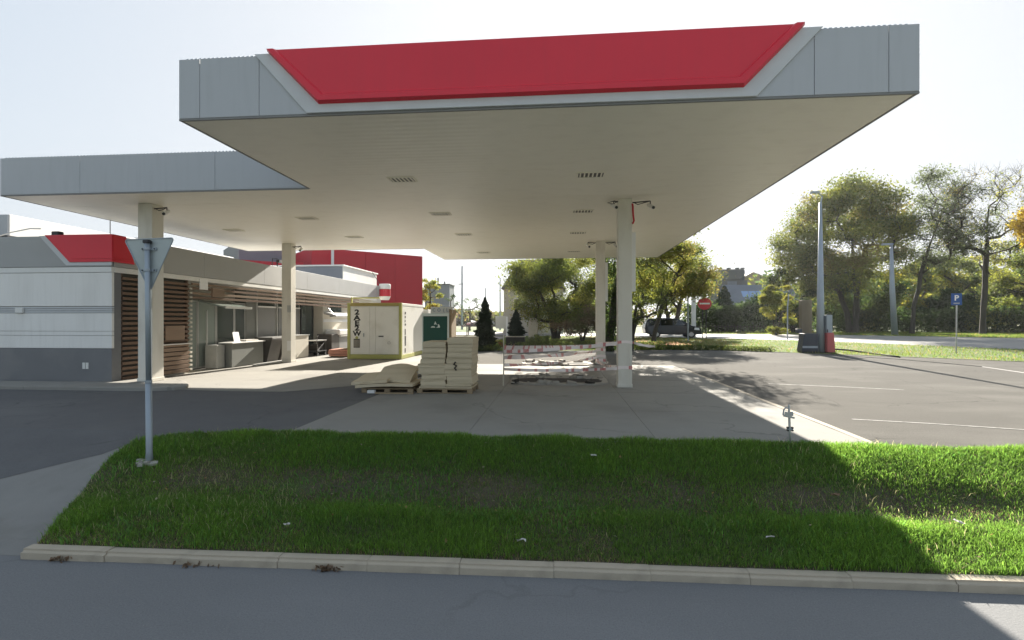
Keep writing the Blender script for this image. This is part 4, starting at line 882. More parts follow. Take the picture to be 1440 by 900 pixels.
for i in range(n):
    p = Vector(poly[i]); q = Vector(poly[(i + 1) % n])
    rim.tube([(p.x, cy_ - 0.005, p.y), (q.x, cy_ - 0.005, q.y)], 0.009, 5)
build('rolled_edge', rim, M['galv'], pb)
for z, wd in ((3.05, 0.12), (2.72, 0.12)):
    build('clamp', MB().box(cx_ - wd, cx_ + wd, cy_ - 0.022, cy_ - 0.001, z - 0.022, z + 0.022).tube([(cx_ + 0.0, sy, z - 0.018), (cx_ + 0.0, sy, z + 0.018)], 0.046, 12), M['galv'], yd)
    for s_ in (-1, 1): build('bolt', MB().tube([(cx_ + s_ * 0.1, cy_ - 0.035, z), (cx_ + s_ * 0.1, cy_ - 0.02, z)], 0.011, 6), M['dark'], yd)
build('pole_cap', MB().box(cx_ - 0.045, cx_ + 0.045, sy - 0.045, sy + 0.045, 3.13, 3.185), M['dark'], yd, bev=0.012)
cl = MB()
for k in range(14):
    a = random.uniform(0, 6.28); d = random.uniform(0.05, 0.16); s_ = random.uniform(0.02, 0.045)
    cl.box(-s_, s_, -s_, s_, -s_ * .6, s_ * .6, mtx=Matrix.Translation((sx + d * math.cos(a), sy - abs(d * math.sin(a)) * 0.8, float(GZ(sx + d * math.cos(a), sy - abs(d * math.sin(a)) * 0.8)) + 0.03)) @ Matrix.Rotation(a, 4, 'Z'), jit=0.01)
build('concrete_footing', cl, M['rubble'], yd)

px_, py_ = 3.6, 8.38
sp = thing('standpipe', (px_, py_, 0), 'slender metal standpipe with handle and bolts at the verge edge', 'standpipe')
build('pipe', MB().tube([(px_ + 0.02, py_, -0.05), (px_ + 0.012, py_, 0.2), (px_, py_, 0.6), (px_ - 0.002, py_, 0.63)], [0.013, 0.02, 0.017, 0.006], 8), M['alu'], sp, smooth=True)
build('handle', MB().tube([(px_ - 0.01, py_, 0.565), (px_ - 0.045, py_, 0.575), (px_ - 0.075, py_, 0.55), (px_ - 0.085, py_, 0.48), (px_ - 0.088, py_, 0.455)], 0.011, 6), M['galv'], sp)
build('bracket', MB().box(-0.09, 0.075, -0.012, 0.012, -0.014, 0.014, mtx=Matrix.Translation((px_, py_ - 0.02, 0.435)) @ Matrix.Rotation(R(12), 4, 'Y')), M['alu'], sp)
build('bracket_plate', MB().box(-0.06, 0.05, -0.008, 0.008, -0.03, 0.03, mtx=Matrix.Translation((px_ - 0.01, py_ - 0.014, 0.475)) @ Matrix.Rotation(R(12), 4, 'Y')), M['alu'], sp)
build('latch', MB().box(px_ + 0.03, px_ + 0.06, py_ - 0.015, py_ + 0.015, 0.45, 0.51), M['galv'], sp)
for s_ in (-1, 1):
    for z in (0.225, 0.265): build('bolt', MB().tube([(px_ + 0.012 + s_ * 0.035, py_ - 0.03, z), (px_ + 0.012 + s_ * 0.035, py_ + 0.01, z)], 0.015, 6), M['dark'], sp)
build('clamp', MB().box(px_ - 0.03, px_ + 0.054, py_ - 0.022, py_ + 0.018, 0.232, 0.258), M['galv'], sp)

def crumple(x, y, r, label, m='paper', n=9, kind_='paper scrap', name='paper_scrap', zf=GZ, up=0.08, elong=(1, .6)):
    rng = random.Random(int(x * 97 + y * 31)); vs_ = []; fs = []
    for j in range(4):
        for i in range(4):
            vs_.append((x + (i / 3 - .5) * 2 * r * elong[0] + rng.uniform(-.25, .25) * r, y + (j / 3 - .5) * 2 * r * elong[1] + rng.uniform(-.2, .2) * r, float(zf(x, y)) + up + rng.uniform(-.3, .5) * r))
    for j in range(3):
        for i in range(3): a = j * 4 + i; fs.append((a, a + 1, a + 5, a + 4))
    o = build(name, MB().add(vs_, fs), M[m], label=label, cat=kind_)
    return o
crumple(4.72, 6.5, 0.05, 'white paper scrap on the sunlit grass at the right', elong=(.5, 1.3))
crumple(-0.41, 5.72, 0.045, 'crumpled pale scrap in the grass near the middle of the kerb', up=.1)
crumple(-3.2, 5.8, 0.035, 'small white scrap in the dark grass left of the middle', up=.1)
crumple(0.53, 7.7, 0.05, 'pale torn scrap in the upper grass right of the middle', up=.08)
crumple(3.58, 6.99, 0.05, 'faded brown scrap in the grass just inside the shadow edge', m='litterbrown', up=.08)
crumple(2.37, 5.98, 0.025, 'thin white strip in the shaded grass right of the middle', elong=(1.8, .3), up=.1)
def leafpile(x, y, r, n, label, zf=lambda a, b: -0.75):
    rng = np.random.default_rng(int(abs(x) * 100)); V = []; F = []
    P = np.stack([x + rng.normal(0, r, n) , y + rng.normal(0, r * .25, n), np.array([float(zf(x, y))] * n) + rng.uniform(0.005, 0.05, n)], -1)
    for k in range(n):
        a = rng.normal(0, 1, 3); a /= np.linalg.norm(a); b = np.cross(a, rng.normal(0, 1, 3)); b /= np.linalg.norm(b); s_ = rng.uniform(.015, .04)
        V += [P[k] - a * s_, P[k] + b * s_ * .5, P[k] + a * s_, P[k] - b * s_ * .5]; F.append([4 * k, 4 * k + 1, 4 * k + 2, 4 * k + 3])
    C = np.repeat(rng.uniform(.6, 1.3, (n, 1)) * np.array([[.16, .11, .07]]), 4, 0)
    np_mesh('leaf_litter', np.array(V), np.array(F), C, M['leaf'], kind='stuff', label=label)
leafpile(-2.46, 5.3, 0.07, 60, 'small heap of dry leaves and twigs in the gutter')
leafpile(-5.55, 5.25, 0.06, 30, 'few leaves in the gutter at the left kerb end')
leafpile(-4.03, 5.28, 0.12, 26, 'thin line of leaves along the left gutter')

def scattered(n, seed):
    rng = np.random.default_rng(seed); x = rng.uniform(-6.3, 10, n); y = rng.uniform(5.6, 8.3, n); k = inside(VERGE, x, y); x = x[k]; y = y[k]; n = len(x)
    P = np.stack([x, y, GZ(x, y) + rng.uniform(.03, .10, n)], -1); a = rng.normal(0, 1, (n, 3)) * [1, 1, .35]; a /= np.linalg.norm(a, axis=1)[:, None]
    b = np.cross(a, np.array([[.1, .2, 1.0]])); b /= np.linalg.norm(b, axis=1)[:, None]; s_ = rng.uniform(.012, .032, n)[:, None]
    V = np.stack([P - a * s_, P + b * s_ * .6, P + a * s_, P - b * s_ * .6], 1).reshape(-1, 3)
    C = np.array([(.22, .13, .06), (.30, .22, .08), (.16, .10, .06), (.36, .32, .22)])[rng.integers(4, size=n)]
    np_mesh('fallen_leaves', V, np.arange(4 * n).reshape(-1, 4), np.repeat(C, 4, 0), M['leaf'], kind='stuff', label='small dry autumn leaves scattered over the verge grass')
scattered(420, 77)
# thin pale streaks on the right forecourt
def streak(pts, wd):
    poly = [(x, y - wd / 2) for x, y in pts] + [(x, y + wd / 2) for x, y in reversed(pts)]
    sheet('painted_line', poly, M['paint'], 0.004, 0.6)
streak([(5.75, 10.62), (7.0, 10.3), (8.3, 9.85), (9.6, 9.45)], 0.06); streak([(6.4, 16.3), (8.0, 15.8), (9.6, 15.2)], 0.08)
build('asphalt_seam', MB().tube([(14.7, 30.2, 0.0), (16.8, 27.0, 0.0), (17.6, 23.0, 0.0), (17.0, 20.0, 0.0), (16.2, 17.5, 0)], 0.022, 6), M['dark'], kind='structure')
build('black_hose', MB().tube([(16.0, 33.6, 0.1), (16.6, 33.0, 0.18), (17.2, 32.2, 0.16), (17.6, 31.0, 0.08), (17.7, 29.2, 0.03), (17.6, 28.2, 0.03)], 0.05, 8), M['tyre'], smooth=True, label='thick black hose curving over the lawn right of the lamp base', cat='hose')  # dark tube added in place of the shading along the curved kerb

# ---------------------------------------------------------------- right-hand street furniture
lx, ly = 15.45, 31.8
l1 = thing('lamp_post', (lx, ly, 0), 'tall grey tapering lamp post beside the red and white box', 'lamp post', 'tall grey lamp posts')
build('shaft', MB().tube([(lx, ly, 0), (lx, ly, 2.6), (lx, ly, 8.9)], [0.215, 0.2, 0.075], 14), M['galv'], l1, smooth=True)
build('lamp_head', MB().tube([(lx, ly, 8.85), (lx + 0.1, ly, 9.25), (lx - 0.25, ly - 0.2, 9.45)], [0.05, 0.04, 0.04], 8).box(lx - 0.65, lx - 0.2, ly - 0.35, ly - 0.1, 9.4, 9.5), M['galv'], l1)
l2x, l2y = 35.0, 57.4
l2 = thing('lamp_post', (l2x, l2y, .35), 'far grey lamp post standing on the park lawn before the trees', 'lamp post', 'tall grey lamp posts')
build('shaft', MB().tube([(l2x + 0.35, l2y, .3), (l2x + 0.1, l2y, 5), (l2x, l2y, 9.9)], [0.30, 0.25, 0.13], 12), M['galv'], l2, smooth=True)
build('lamp_head', MB().box(l2x - 0.9, l2x + 0.1, l2y - 0.2, l2y + 0.2, 9.85, 10.03), M['galv'], l2)
bx = thing('junction_cabinet', (lx + 0.35, ly - 0.3, 0), 'narrow cabinet, grey above and faded red below, right of the near lamp post', 'cabinet')
build('red_base', MB().prism([(lx + 0.215, 0.06), (lx + 0.66, 0.06), (lx + 0.58, 1.2), (lx + 0.215, 1.2)], 'y', ly - 0.35, ly + 0.1), M['blankred'], bx, bev=0.01)
build('grey_upper', MB().box(lx + 0.2, lx + 0.52, ly - 0.3, ly + 0.05, 1.203, 2.25), M['galv'], bx, bev=0.01)
build('plinth', MB().box(lx - 0.3, lx + 0.7, ly - 0.4, ly + 0.15, 0.0, 0.058), M['dark'], bx)
build('latch', MB().box(lx + 0.2, lx + 0.26, ly - 0.33, ly - 0.302, 1.22, 1.4), M['dark'], bx)
dk = thing('dark_cabinet', (lx - 0.7, ly + 0.2, 0), 'low dark navy cabinet with sloping sides left of the near lamp post', 'cabinet')
build('body', MB().prism([(lx - 1.18, 0.1), (lx - 0.25, 0.1), (lx - 0.25, 1.15), (lx - 1.02, 1.15)], 'y', ly - 0.25, ly + 0.4), M['navy'], dk, bev=0.02)
build('foot_rail', MB().box(lx - 1.15, lx - 0.25, ly - 0.2, ly + 0.35, 0.0, 0.098), M['dark'], dk)
build('side_box', MB().box(lx - 1.3, lx - 1.04, ly, ly + 0.3, 1.16, 1.42), M['navy'], dk, bev=0.01)
build('silver_strip', MB().box(lx - 1.13, lx - 0.27, ly - 0.262, ly - 0.251, 0.30, 0.42), M['galv'], dk)
build('concrete_stump', MB().box(lx - 0.85, lx - 0.22, ly + 0.5, ly + 0.95, 0, 3.15, jit=0.03), M['oldpost'], bev=0.03, label='worn rough concrete pillar behind the dark cabinet', cat='pillar')
# parking sign
qx, qy = 22.2, 30.8; q0 = Tz(qx, qy)
ps = thing('parking_sign', (qx, qy, q0), 'blue parking sign on a thin pole on the right lawn', 'traffic sign')
build('pole', MB().tube([(qx, qy, q0 - .05), (qx + 0.03, qy, 2.9)], 0.035, 8), M['alu'], ps)
RZ = Matrix.Rotation(R(-14), 4, 'Z')
build('sign_plate', MB().box(-0.25, 0.25, -0.05, -0.03, 0.06, 0.72, mtx=Matrix.Translation((qx, qy, 2.72)) @ RZ), M['blue'], ps, bev=0.008)
text('P', 0.42, (qx - 0.02, qy - 0.058, 3.17), (R(90), 0, R(-14)), M['poster'], ps, bold=0.01)
build('lower_bar', MB().box(-0.14, 0.14, -0.058, -0.051, 0.13, 0.2, mtx=Matrix.Translation((qx, qy, 2.72)) @ RZ), M['galv'], ps)
# no entry sign
ex_, ey_ = 12.45, 45.2; e0 = Tz(ex_, ey_)
ne = thing('no_entry_sign', (ex_, ey_, e0), 'red no entry sign with a white bar beside the far road', 'traffic sign')
for dx in (-0.12, 0.18): build('pole', MB().tube([(ex_ + dx, ey_, e0 - .05), (ex_ + dx, ey_, 3.2)], 0.035, 8), M['dark'], ne)
oc = [(ex_ + 0.03 + 0.58 * math.cos(2 * math.pi * k / 28), 3.35 + 0.52 * math.sin(2 * math.pi * k / 28)) for k in range(28)]
build('disc', MB().prism(oc, 'y', ey_ - 0.075, ey_ - 0.055), M['signred'], ne)
build('white_bar', MB().box(ex_ - 0.40, ex_ + 0.46, ey_ - 0.083, ey_ - 0.076, 3.29, 3.42), M['white'], ne)
build('top_lamp', MB().cyl(ex_ + 0.05, ey_ - 0.06, 3.873, 4.0, 0.09, 0.05, 8), M['ochre'], ne)
gx_, gy_ = 10.35, 42.1; g0 = Tz(gx_, gy_)
gp = thing('signal_pole', (gx_, gy_, g0), 'thin grey pole with a dark box near its top beside the far road', 'pole')
build('shaft', MB().tube([(gx_, gy_, g0 - .05), (gx_, gy_, 4.9)], 0.06, 8), M['galv'], gp); build('head_box', MB().box(gx_ - 0.15, gx_ + 0.15, gy_ - 0.14, gy_ + 0.1, 4.2, 5.2), M['dark'], gp, bev=0.03)
wx_, wy_ = 12.45, 48.6; w0 = Tz(wx_, wy_)
wpst = thing('concrete_post', (wx_, wy_, w0), 'pale concrete post with a rounded cap behind the parked van', 'post')
build('shaft', MB().box(wx_ - 0.17, wx_ + 0.17, wy_ - 0.17, wy_ + 0.17, w0 - .05, 4.0), M['white'], wpst, bev=0.03); build('cap', MB().cyl(wx_, wy_, 4.003, 4.35, 0.2, 0.1, 12), M['stone'], wpst)
tx_, ty_ = 18.75, 43.9
build('thin_post', MB().tube([(tx_, ty_, Tz(tx_, ty_)), (tx_, ty_, 3.0), (tx_ + 0.1, ty_, 4.1)], 0.05, 6), M['galv'], label='thin grey post left of the pale bush beyond the road', cat='post')

# ---------------------------------------------------------------- dark van on the far road
vz = Tz(10, 47); vx, vy = 10.35, 48.2
van = thing('parked_van', (vx, vy, vz), 'dark people carrier with pale roof glare driving right on the far road', 'van')
prof = [(-2.35, 0.45), (-2.42, 0.9), (-2.36, 1.25), (-2.15, 1.80), (-1.9, 1.88), (-0.6, 1.93), (0.3, 1.88), (0.75, 1.70), (1.55, 1.18), (2.15, 1.02), (2.38, 0.85), (2.42, 0.55), (2.36, 0.35), (1.9, 0.30), (-1.9, 0.30)]
van.scale = (1.04, 1, 0.93)
bmv = MB(); secs = [(-0.92, 0.0), (-0.95, 1.0), (-0.70, 2.0)]
rows = []
for s_ in (-1, 1):
    ring = []
    for x, z in prof:
        wdt = 0.93 - 0.22 * max(0, z - 1.05) / 0.9 - (0.10 if abs(x) > 2.2 else 0)
        ring.append((vx + x, vy + s_ * wdt, vz + z))
    rows.append(ring)
n = len(prof); vv = rows[0] + rows[1]
ff = [tuple(range(n)), tuple(range(2 * n - 1, n - 1, -1))] + [(i, (i + 1) % n, n + (i + 1) % n, n + i) for i in range(n)]
body = build('body', bmv.add(vv, ff), M['carpaint'], van, bev=0.05, smooth=False)
def vside(pl, name, m, s_=-1, off=0.012):
    vs_ = []
    for x, z in pl:
        wdt = 0.93 - 0.22 * max(0, z - 1.05) / 0.9
        vs_.append((vx + x, vy + s_ * (wdt + off), vz + z))
    vs2 = [(x, y - s_ * 0.02, z) for x, y, z in vs_]; k = len(pl)
    return build(name, MB().add(vs_ + vs2, [tuple(range(k)), tuple(range(2 * k - 1, k - 1, -1))] + [(i, (i + 1) % k, k + (i + 1) % k, k + i) for i in range(k)]), m, van)
for s_ in (-1, 1):
    vside([(-2.1, 1.2), (-1.15, 1.2), (-1.15, 1.75), (-1.95, 1.75)], 'side_window', M['carglass'], s_)
    vside([(-1.05, 1.2), (-0.05, 1.2), (-0.05, 1.8), (-1.05, 1.78)], 'side_window', M['carglass'], s_)
    vside([(0.05, 1.2), (1.15, 1.2), (0.55, 1.72), (0.05, 1.79)], 'side_window', M['carglass'], s_)
    vside([(-1.1, 0.5), (-0.03, 0.5), (-0.03, 1.14), (-1.1, 1.14)], 'door', M['carpaint'], s_, 0.008)
    vside([(0.03, 0.5), (1.1, 0.5), (1.1, 1.14), (0.03, 1.14)], 'door', M['carpaint'], s_, 0.008)
    vside([(1.75, 0.78), (2.2, 0.74), (2.15, 0.95), (1.8, 1.0)], 'headlight', M['lampglass'], s_, -0.01)
    build('mirror', MB().box(vx + 0.95, vx + 1.12, vy + s_ * 1.0 - 0.1, vy + s_ * 1.0 + 0.1, vz + 1.18, vz + 1.33), M['carpaint'], van, bev=0.03)
    for x in (-1.45, 1.5):
        wh = build('wheel', MB().tube([(vx + x, vy + s_ * 0.72, vz + 0.33), (vx + x, vy + s_ * 0.95, vz + 0.33)], 0.33, 20), M['tyre'], van)
        build('rim', MB().tube([(vx + x, vy + s_ * 0.952, vz + 0.33), (vx + x, vy + s_ * 0.965, vz + 0.33)], 0.21, 14), M['rim'], wh)
build('windscreen', MB().add([(vx + 0.82, vy - 0.68, vz + 1.70), (vx + 0.82, vy + 0.68, vz + 1.70), (vx + 1.52, vy + 0.78, vz + 1.235), (vx + 1.52, vy - 0.78, vz + 1.235)], [(0, 1, 2, 3)]), M['carglass'], van)
build('bumper', MB().box(vx + 2.30, vx + 2.46, vy - 0.75, vy + 0.75, vz + 0.32, vz + 0.56), M['dark'], van, bev=0.04)

# ---------------------------------------------------------------- background buildings
a_ = math.atan2(49.0 - 41.78, -13.2 + 21.0); rw = thing('red_hall', (-17, 46, 0), 'large plain red hall wall behind the shop roof', 'hall')
mt = Matrix.Translation((-13.2, 49.0, 0.3)) @ Matrix.Rotation(a_, 4, 'Z')
HT = 7.85
build('wall', MB().box(-10.5, 0, 0.06, 9, 0, HT - 0.03, mtx=mt), M['redwall'], rw)
for a, b in ((-10.5, -8.85), (-8.6, -5.75), (-5.74, -2.88), (-2.87, 0.0)): build('wall_panel', MB().box(a + 0.01, b - 0.01, 0, 0.057, 0, HT, mtx=mt), M['redwall'], rw)
build('corner_flashing', MB().box(-8.84, -8.61, -0.03, 0.055, 0, HT - 0.02, mtx=mt), M['trim_light'], rw)
build('low_wing', MB().box(-22, -10.7, 1.0, 9, 0, 6.5, mtx=mt), M['redwall'], rw); build('wing_post', MB().box(-12.0, -11.0, 0.6, 0.98, 0, 6.6, mtx=mt), M['redwall'], rw)
build('pale_annex', MB().box(-14.5, -9.5, 9.2, 18, 0, 9.2, mtx=mt), M['silo'], rw)

si = thing('grey_depot', (-21.1, 88.5, 0.3), 'plain grey clad block beyond the red hall', 'building')
for a, b in ((-23.4, -21.75), (-21.7, -19.0)): build('clad_panel', MB().box(a, b, 88.5, 88.58, 0.3, 8.15), M['silo'], si)
build('block', MB().box(-23.35, -19.05, 88.59, 93, 0.3, 8.1), M['silo'], si); build('roof_cap', MB().box(-23.5, -18.9, 88.4, 93.1, 8.153, 8.3), M['slate'], si)
for x, h in ((-21.4, 1.2), (-20.2, .5)): build('roof_vent', MB().cyl(x, 90, 8.303, 8.3 + h, 0.12, n=8), M['slate'], si)
def pole(x, y, h, r, label, arms=True):
    z = Tz(x, y); t = thing('utility_pole', (x, y, z), label, 'utility pole', 'thin poles on the left horizon')
    build('shaft', MB().tube([(x, y, z), (x, y, h)], [r, r * 0.55], 8), M['galv'], t)
    if arms: build('crossarm', MB().box(x - 0.6, x + 0.2, y - 0.06, y + 0.06, h * 0.72, h * 0.72 + 0.12), M['slate'], t)
pole(-15.9, 83.9, 10.9, 0.2, 'tallest thin pole left of the tall dark cypress')
pole(-13.4, 94.2, 7.9, 0.16, 'short pole just above the tall dark cypress tip', False)
pole(-9.1, 80, 8.6, 0.14, 'thin pole beside the pale green house gable', False)
pole(-26.5, 92, 11.2, 0.16, 'thin pole rising behind the grey depot', False)
ho = thing('green_house', (-4.6, 62, .35), 'pale green house with a steep dark roof half hidden by trees', 'house')
hx, hy = -6.4, 60.0
build('wall', MB().box(hx, hx + 7, hy, hy + 8, .3, 5.6), M['hutwall'], ho)
build('roof', MB().prism([(hy - .3, 5.603), (hy + 8.3, 5.603), (hy + 4, 9.4)], 'x', hx - 0.2, hx + 7.2) if False else MB().prism([(hx - .3, 5.603), (hx + 1.9, 9.0), (hx + 5.1, 9.0), (hx + 7.3, 5.603)], 'y', hy - .3, hy + 8.3), M['slate'], ho)
for x in (hx + 1.1,): 
    f = build('window', MB().box(x, x + 1.0, hy - .05, hy - .003, 3.0, 4.5), M['white'], ho); build('pane', MB().box(x + .08, x + .92, hy - .058, hy - .051, 3.08, 4.42), M['carglass'], f)
build('chimney', MB().box(hx + 4.4, hx + 5.0, hy + 3, hy + 3.6, 9.003, 10), M['brownroof'], ho)
# dark church-like tower and roofs on the right
tw = thing('dark_tower', (33.5, 103.5, .35), 'squat dark tower rising over the hedge between trees', 'tower')
build('shaft', MB().box(30.6, 36.2, 102, 107, .3, 9.6), M['tower'], tw); build('upper_stage', MB().box(30.9, 35.9, 102.3, 106.7, 9.603, 11.8), M['tower'], tw, bev=.3)
for k, x in enumerate((31.0, 32.6, 34.2, 35.2)): build('battlement', MB().box(x, x + .6, 102.3, 103, 11.803, 12.05), M['tower'], tw)
f = build('window', MB().box(32.5, 34.2, 101.9, 101.997, 6.6, 9.4), M['bluegrey'], tw)
bh = thing('blue_roofed_house', (35, 97.5, .35), 'house with blue grey roof and bright solar panels beside the dark tower', 'house')
build('wall', MB().box(31.5, 43, 96, 104, .3, 3.7), M['tower'], bh)
build('roof', MB().prism([(95.5, 3.703), (100.5, 8.6), (105, 3.703)], 'x', 31.0, 43.5), M['bluegrey'], bh)
n_ = Vector((0, -4.9, 5.0)).normalized()
for k, (x, t) in enumerate(((34.6, .62), (35.9, .62), (37.2, .62), (35.6, .38), (36.4, .38))):
    c_ = Vector((x, 95.5 + 5 * t, 3.703 + 4.897 * t)) + n_ * 0.06
    build('solar_panel', MB().box(-0.6, 0.6, -0.8, 0.8, -0.02, 0.02, mtx=Matrix.Translation(c_) @ Matrix.Rotation(math.atan2(4.897, 5), 4, 'X')), M['solar'], bh)
build('eaves_board', MB().box(33, 43, 95.3, 95.48, 3.5, 3.7), M['white'], bh)
br = thing('brown_roofed_barn', (46, 126, .35), 'plain brown roof far behind the blue roofed house', 'barn')
build('wall', MB().box(38, 56, 125, 134, .3, 9.0), M['brownroof'], br); build('roof', MB().prism([(37.5, 9.003), (45.5, 13.2), (56.5, 9.003)], 'y', 124.6, 134.4), M['brownroof'], br)

# gate pillars, board, cage, planters
for x, y, label in ((-2.28, 47.0, 'rounded stone pillar right of the planter cypress'), ):
    t = thing('stone_pillar', (x, y, Tz(x, y)), label, 'pillar')
    build('shaft', MB().box(x - .42, x + .42, y - .4, y + .4, Tz(x, y) - .1, 1.75), M['stone'], t, bev=.05); build('cap', MB().cyl(x, y, 1.7, 2.12, .44, .30, 12), M['stone'], t)
bd = thing('notice_board', (-4.95, 44.8, Tz(-4.95, 44.8)), 'beige blank board on a pale post left of the planter cypress', 'notice board')
build('panel', MB().box(-5.5, -4.55, 44.8, 44.86, 1.2, 2.3), M['cream'], bd, bev=.01); build('post', MB().box(-4.56, -4.42, 44.72, 44.797, 0.0, 2.25), M['white'], bd)
for x, y, l in ((-3.15, 37.8, ''),):
    t = thing('planter_box', (x, y, 0), 'dark wooden planter box holding the smaller cypress', 'planter')
    for k in range(4): build('board', MB().box(x - .68, x + .68, y - .5, y - .46, .02 + k * .17, .175 + k * .17), M['planter'], t)
    build('box', MB().box(x - .67, x + .67, y - .455, y + .5, .02, .68), M['planter'], t); build('rim', MB().box(x - .74, x + .74, y - .56, y + .56, .703, .76), M['stone'], t, bev=.01)
cg = thing('metal_cage', (-8.4, 54.5, Tz(-8.4, 54.5)), 'dark metal frame stand heaped with glittering scrap', 'stand'); cz0 = Tz(-8.4, 54.5)
for x in (-9.7, -8.1, -7.1):
    for y in (54, 55): build('leg', MB().box(x - .05, x + .05, y - .05, y + .05, cz0, cz0 + .9), M['dark'], cg)
build('tray', MB().box(-10.3, -6.6, 53.9, 55.1, cz0 + .903, cz0 + 1.05), M['slate'], cg)
random.seed(5)
for k in range(24): build('scrap_piece', MB().box(-.22, .22, -.18, .18, -.1, .1, mtx=Matrix.Translation((random.uniform(-9.6, -6.9), random.uniform(54.1, 54.9), cz0 + 1.12 + random.uniform(0, .3))) @ Matrix.Rotation(random.uniform(0, 6), 4, 'Z') @ Matrix.Rotation(random.uniform(-.5, .5), 4, 'X'), jit=.05), M['alu' if k % 3 else 'paper'], cg)
# picket fence before the hedge on the right
pf = thing('picket_fence', (25, 64, .35), 'low thin picket fence before the dark hedge beyond the road', 'fence')
fx = np.linspace(16, 30, 40)
for x in fx: build('picket', MB().box(x - .03, x + .03, 64 - (x - 16) * .1, 64.05 - (x - 16) * .1, .3, 1.4 + random.uniform(-.1, .1)), M['bark'], pf)
build('rail', MB().prism([(16, 64.06), (30, 62.66), (30, 62.72), (16, 64.12)], 'z', 1.1, 1.18), M['bark'], pf)

# ---------------------------------------------------------------- trees
def leaves(P, S, C, rng, flat=0.0):
    n = len(P); a = rng.normal(0, 1, (n, 3)); a /= np.linalg.norm(a, axis=1)[:, None]
    b = np.cross(a, rng.normal(0, 1, (n, 3))); b /= np.linalg.norm(b, axis=1)[:, None] + 1e-9
    a = a * S[:, None]; b = b * (S * 0.55)[:, None]
    V = np.stack([P - a, P + b, P + a, P - b], 1).reshape(-1, 3)
    F = np.arange(4 * n).reshape(-1, 4)
    return V, F, np.repeat(C, 4, 0)
GREEN = [(0.070, 0.090, 0.024), (0.090, 0.110, 0.028), (0.058, 0.075, 0.022)]
DARK = [(0.030, 0.052, 0.014), (0.042, 0.065, 0.018), (0.025, 0.042, 0.014)]
YG = [(0.15, 0.16, 0.025), (0.19, 0.175, 0.03), (0.10, 0.125, 0.022)]
GOLD = [(0.42, 0.31, 0.03), (0.48, 0.38, 0.04), (0.36, 0.25, 0.03)]
OAK = [(0.088, 0.102, 0.022), (0.11, 0.115, 0.026), (0.14, 0.108, 0.035), (0.072, 0.088, 0.022), (0.085, 0.10, 0.024)]
BROWN = [(0.15, 0.10, 0.055), (0.11, 0.08, 0.045), (0.10, 0.10, 0.035)]
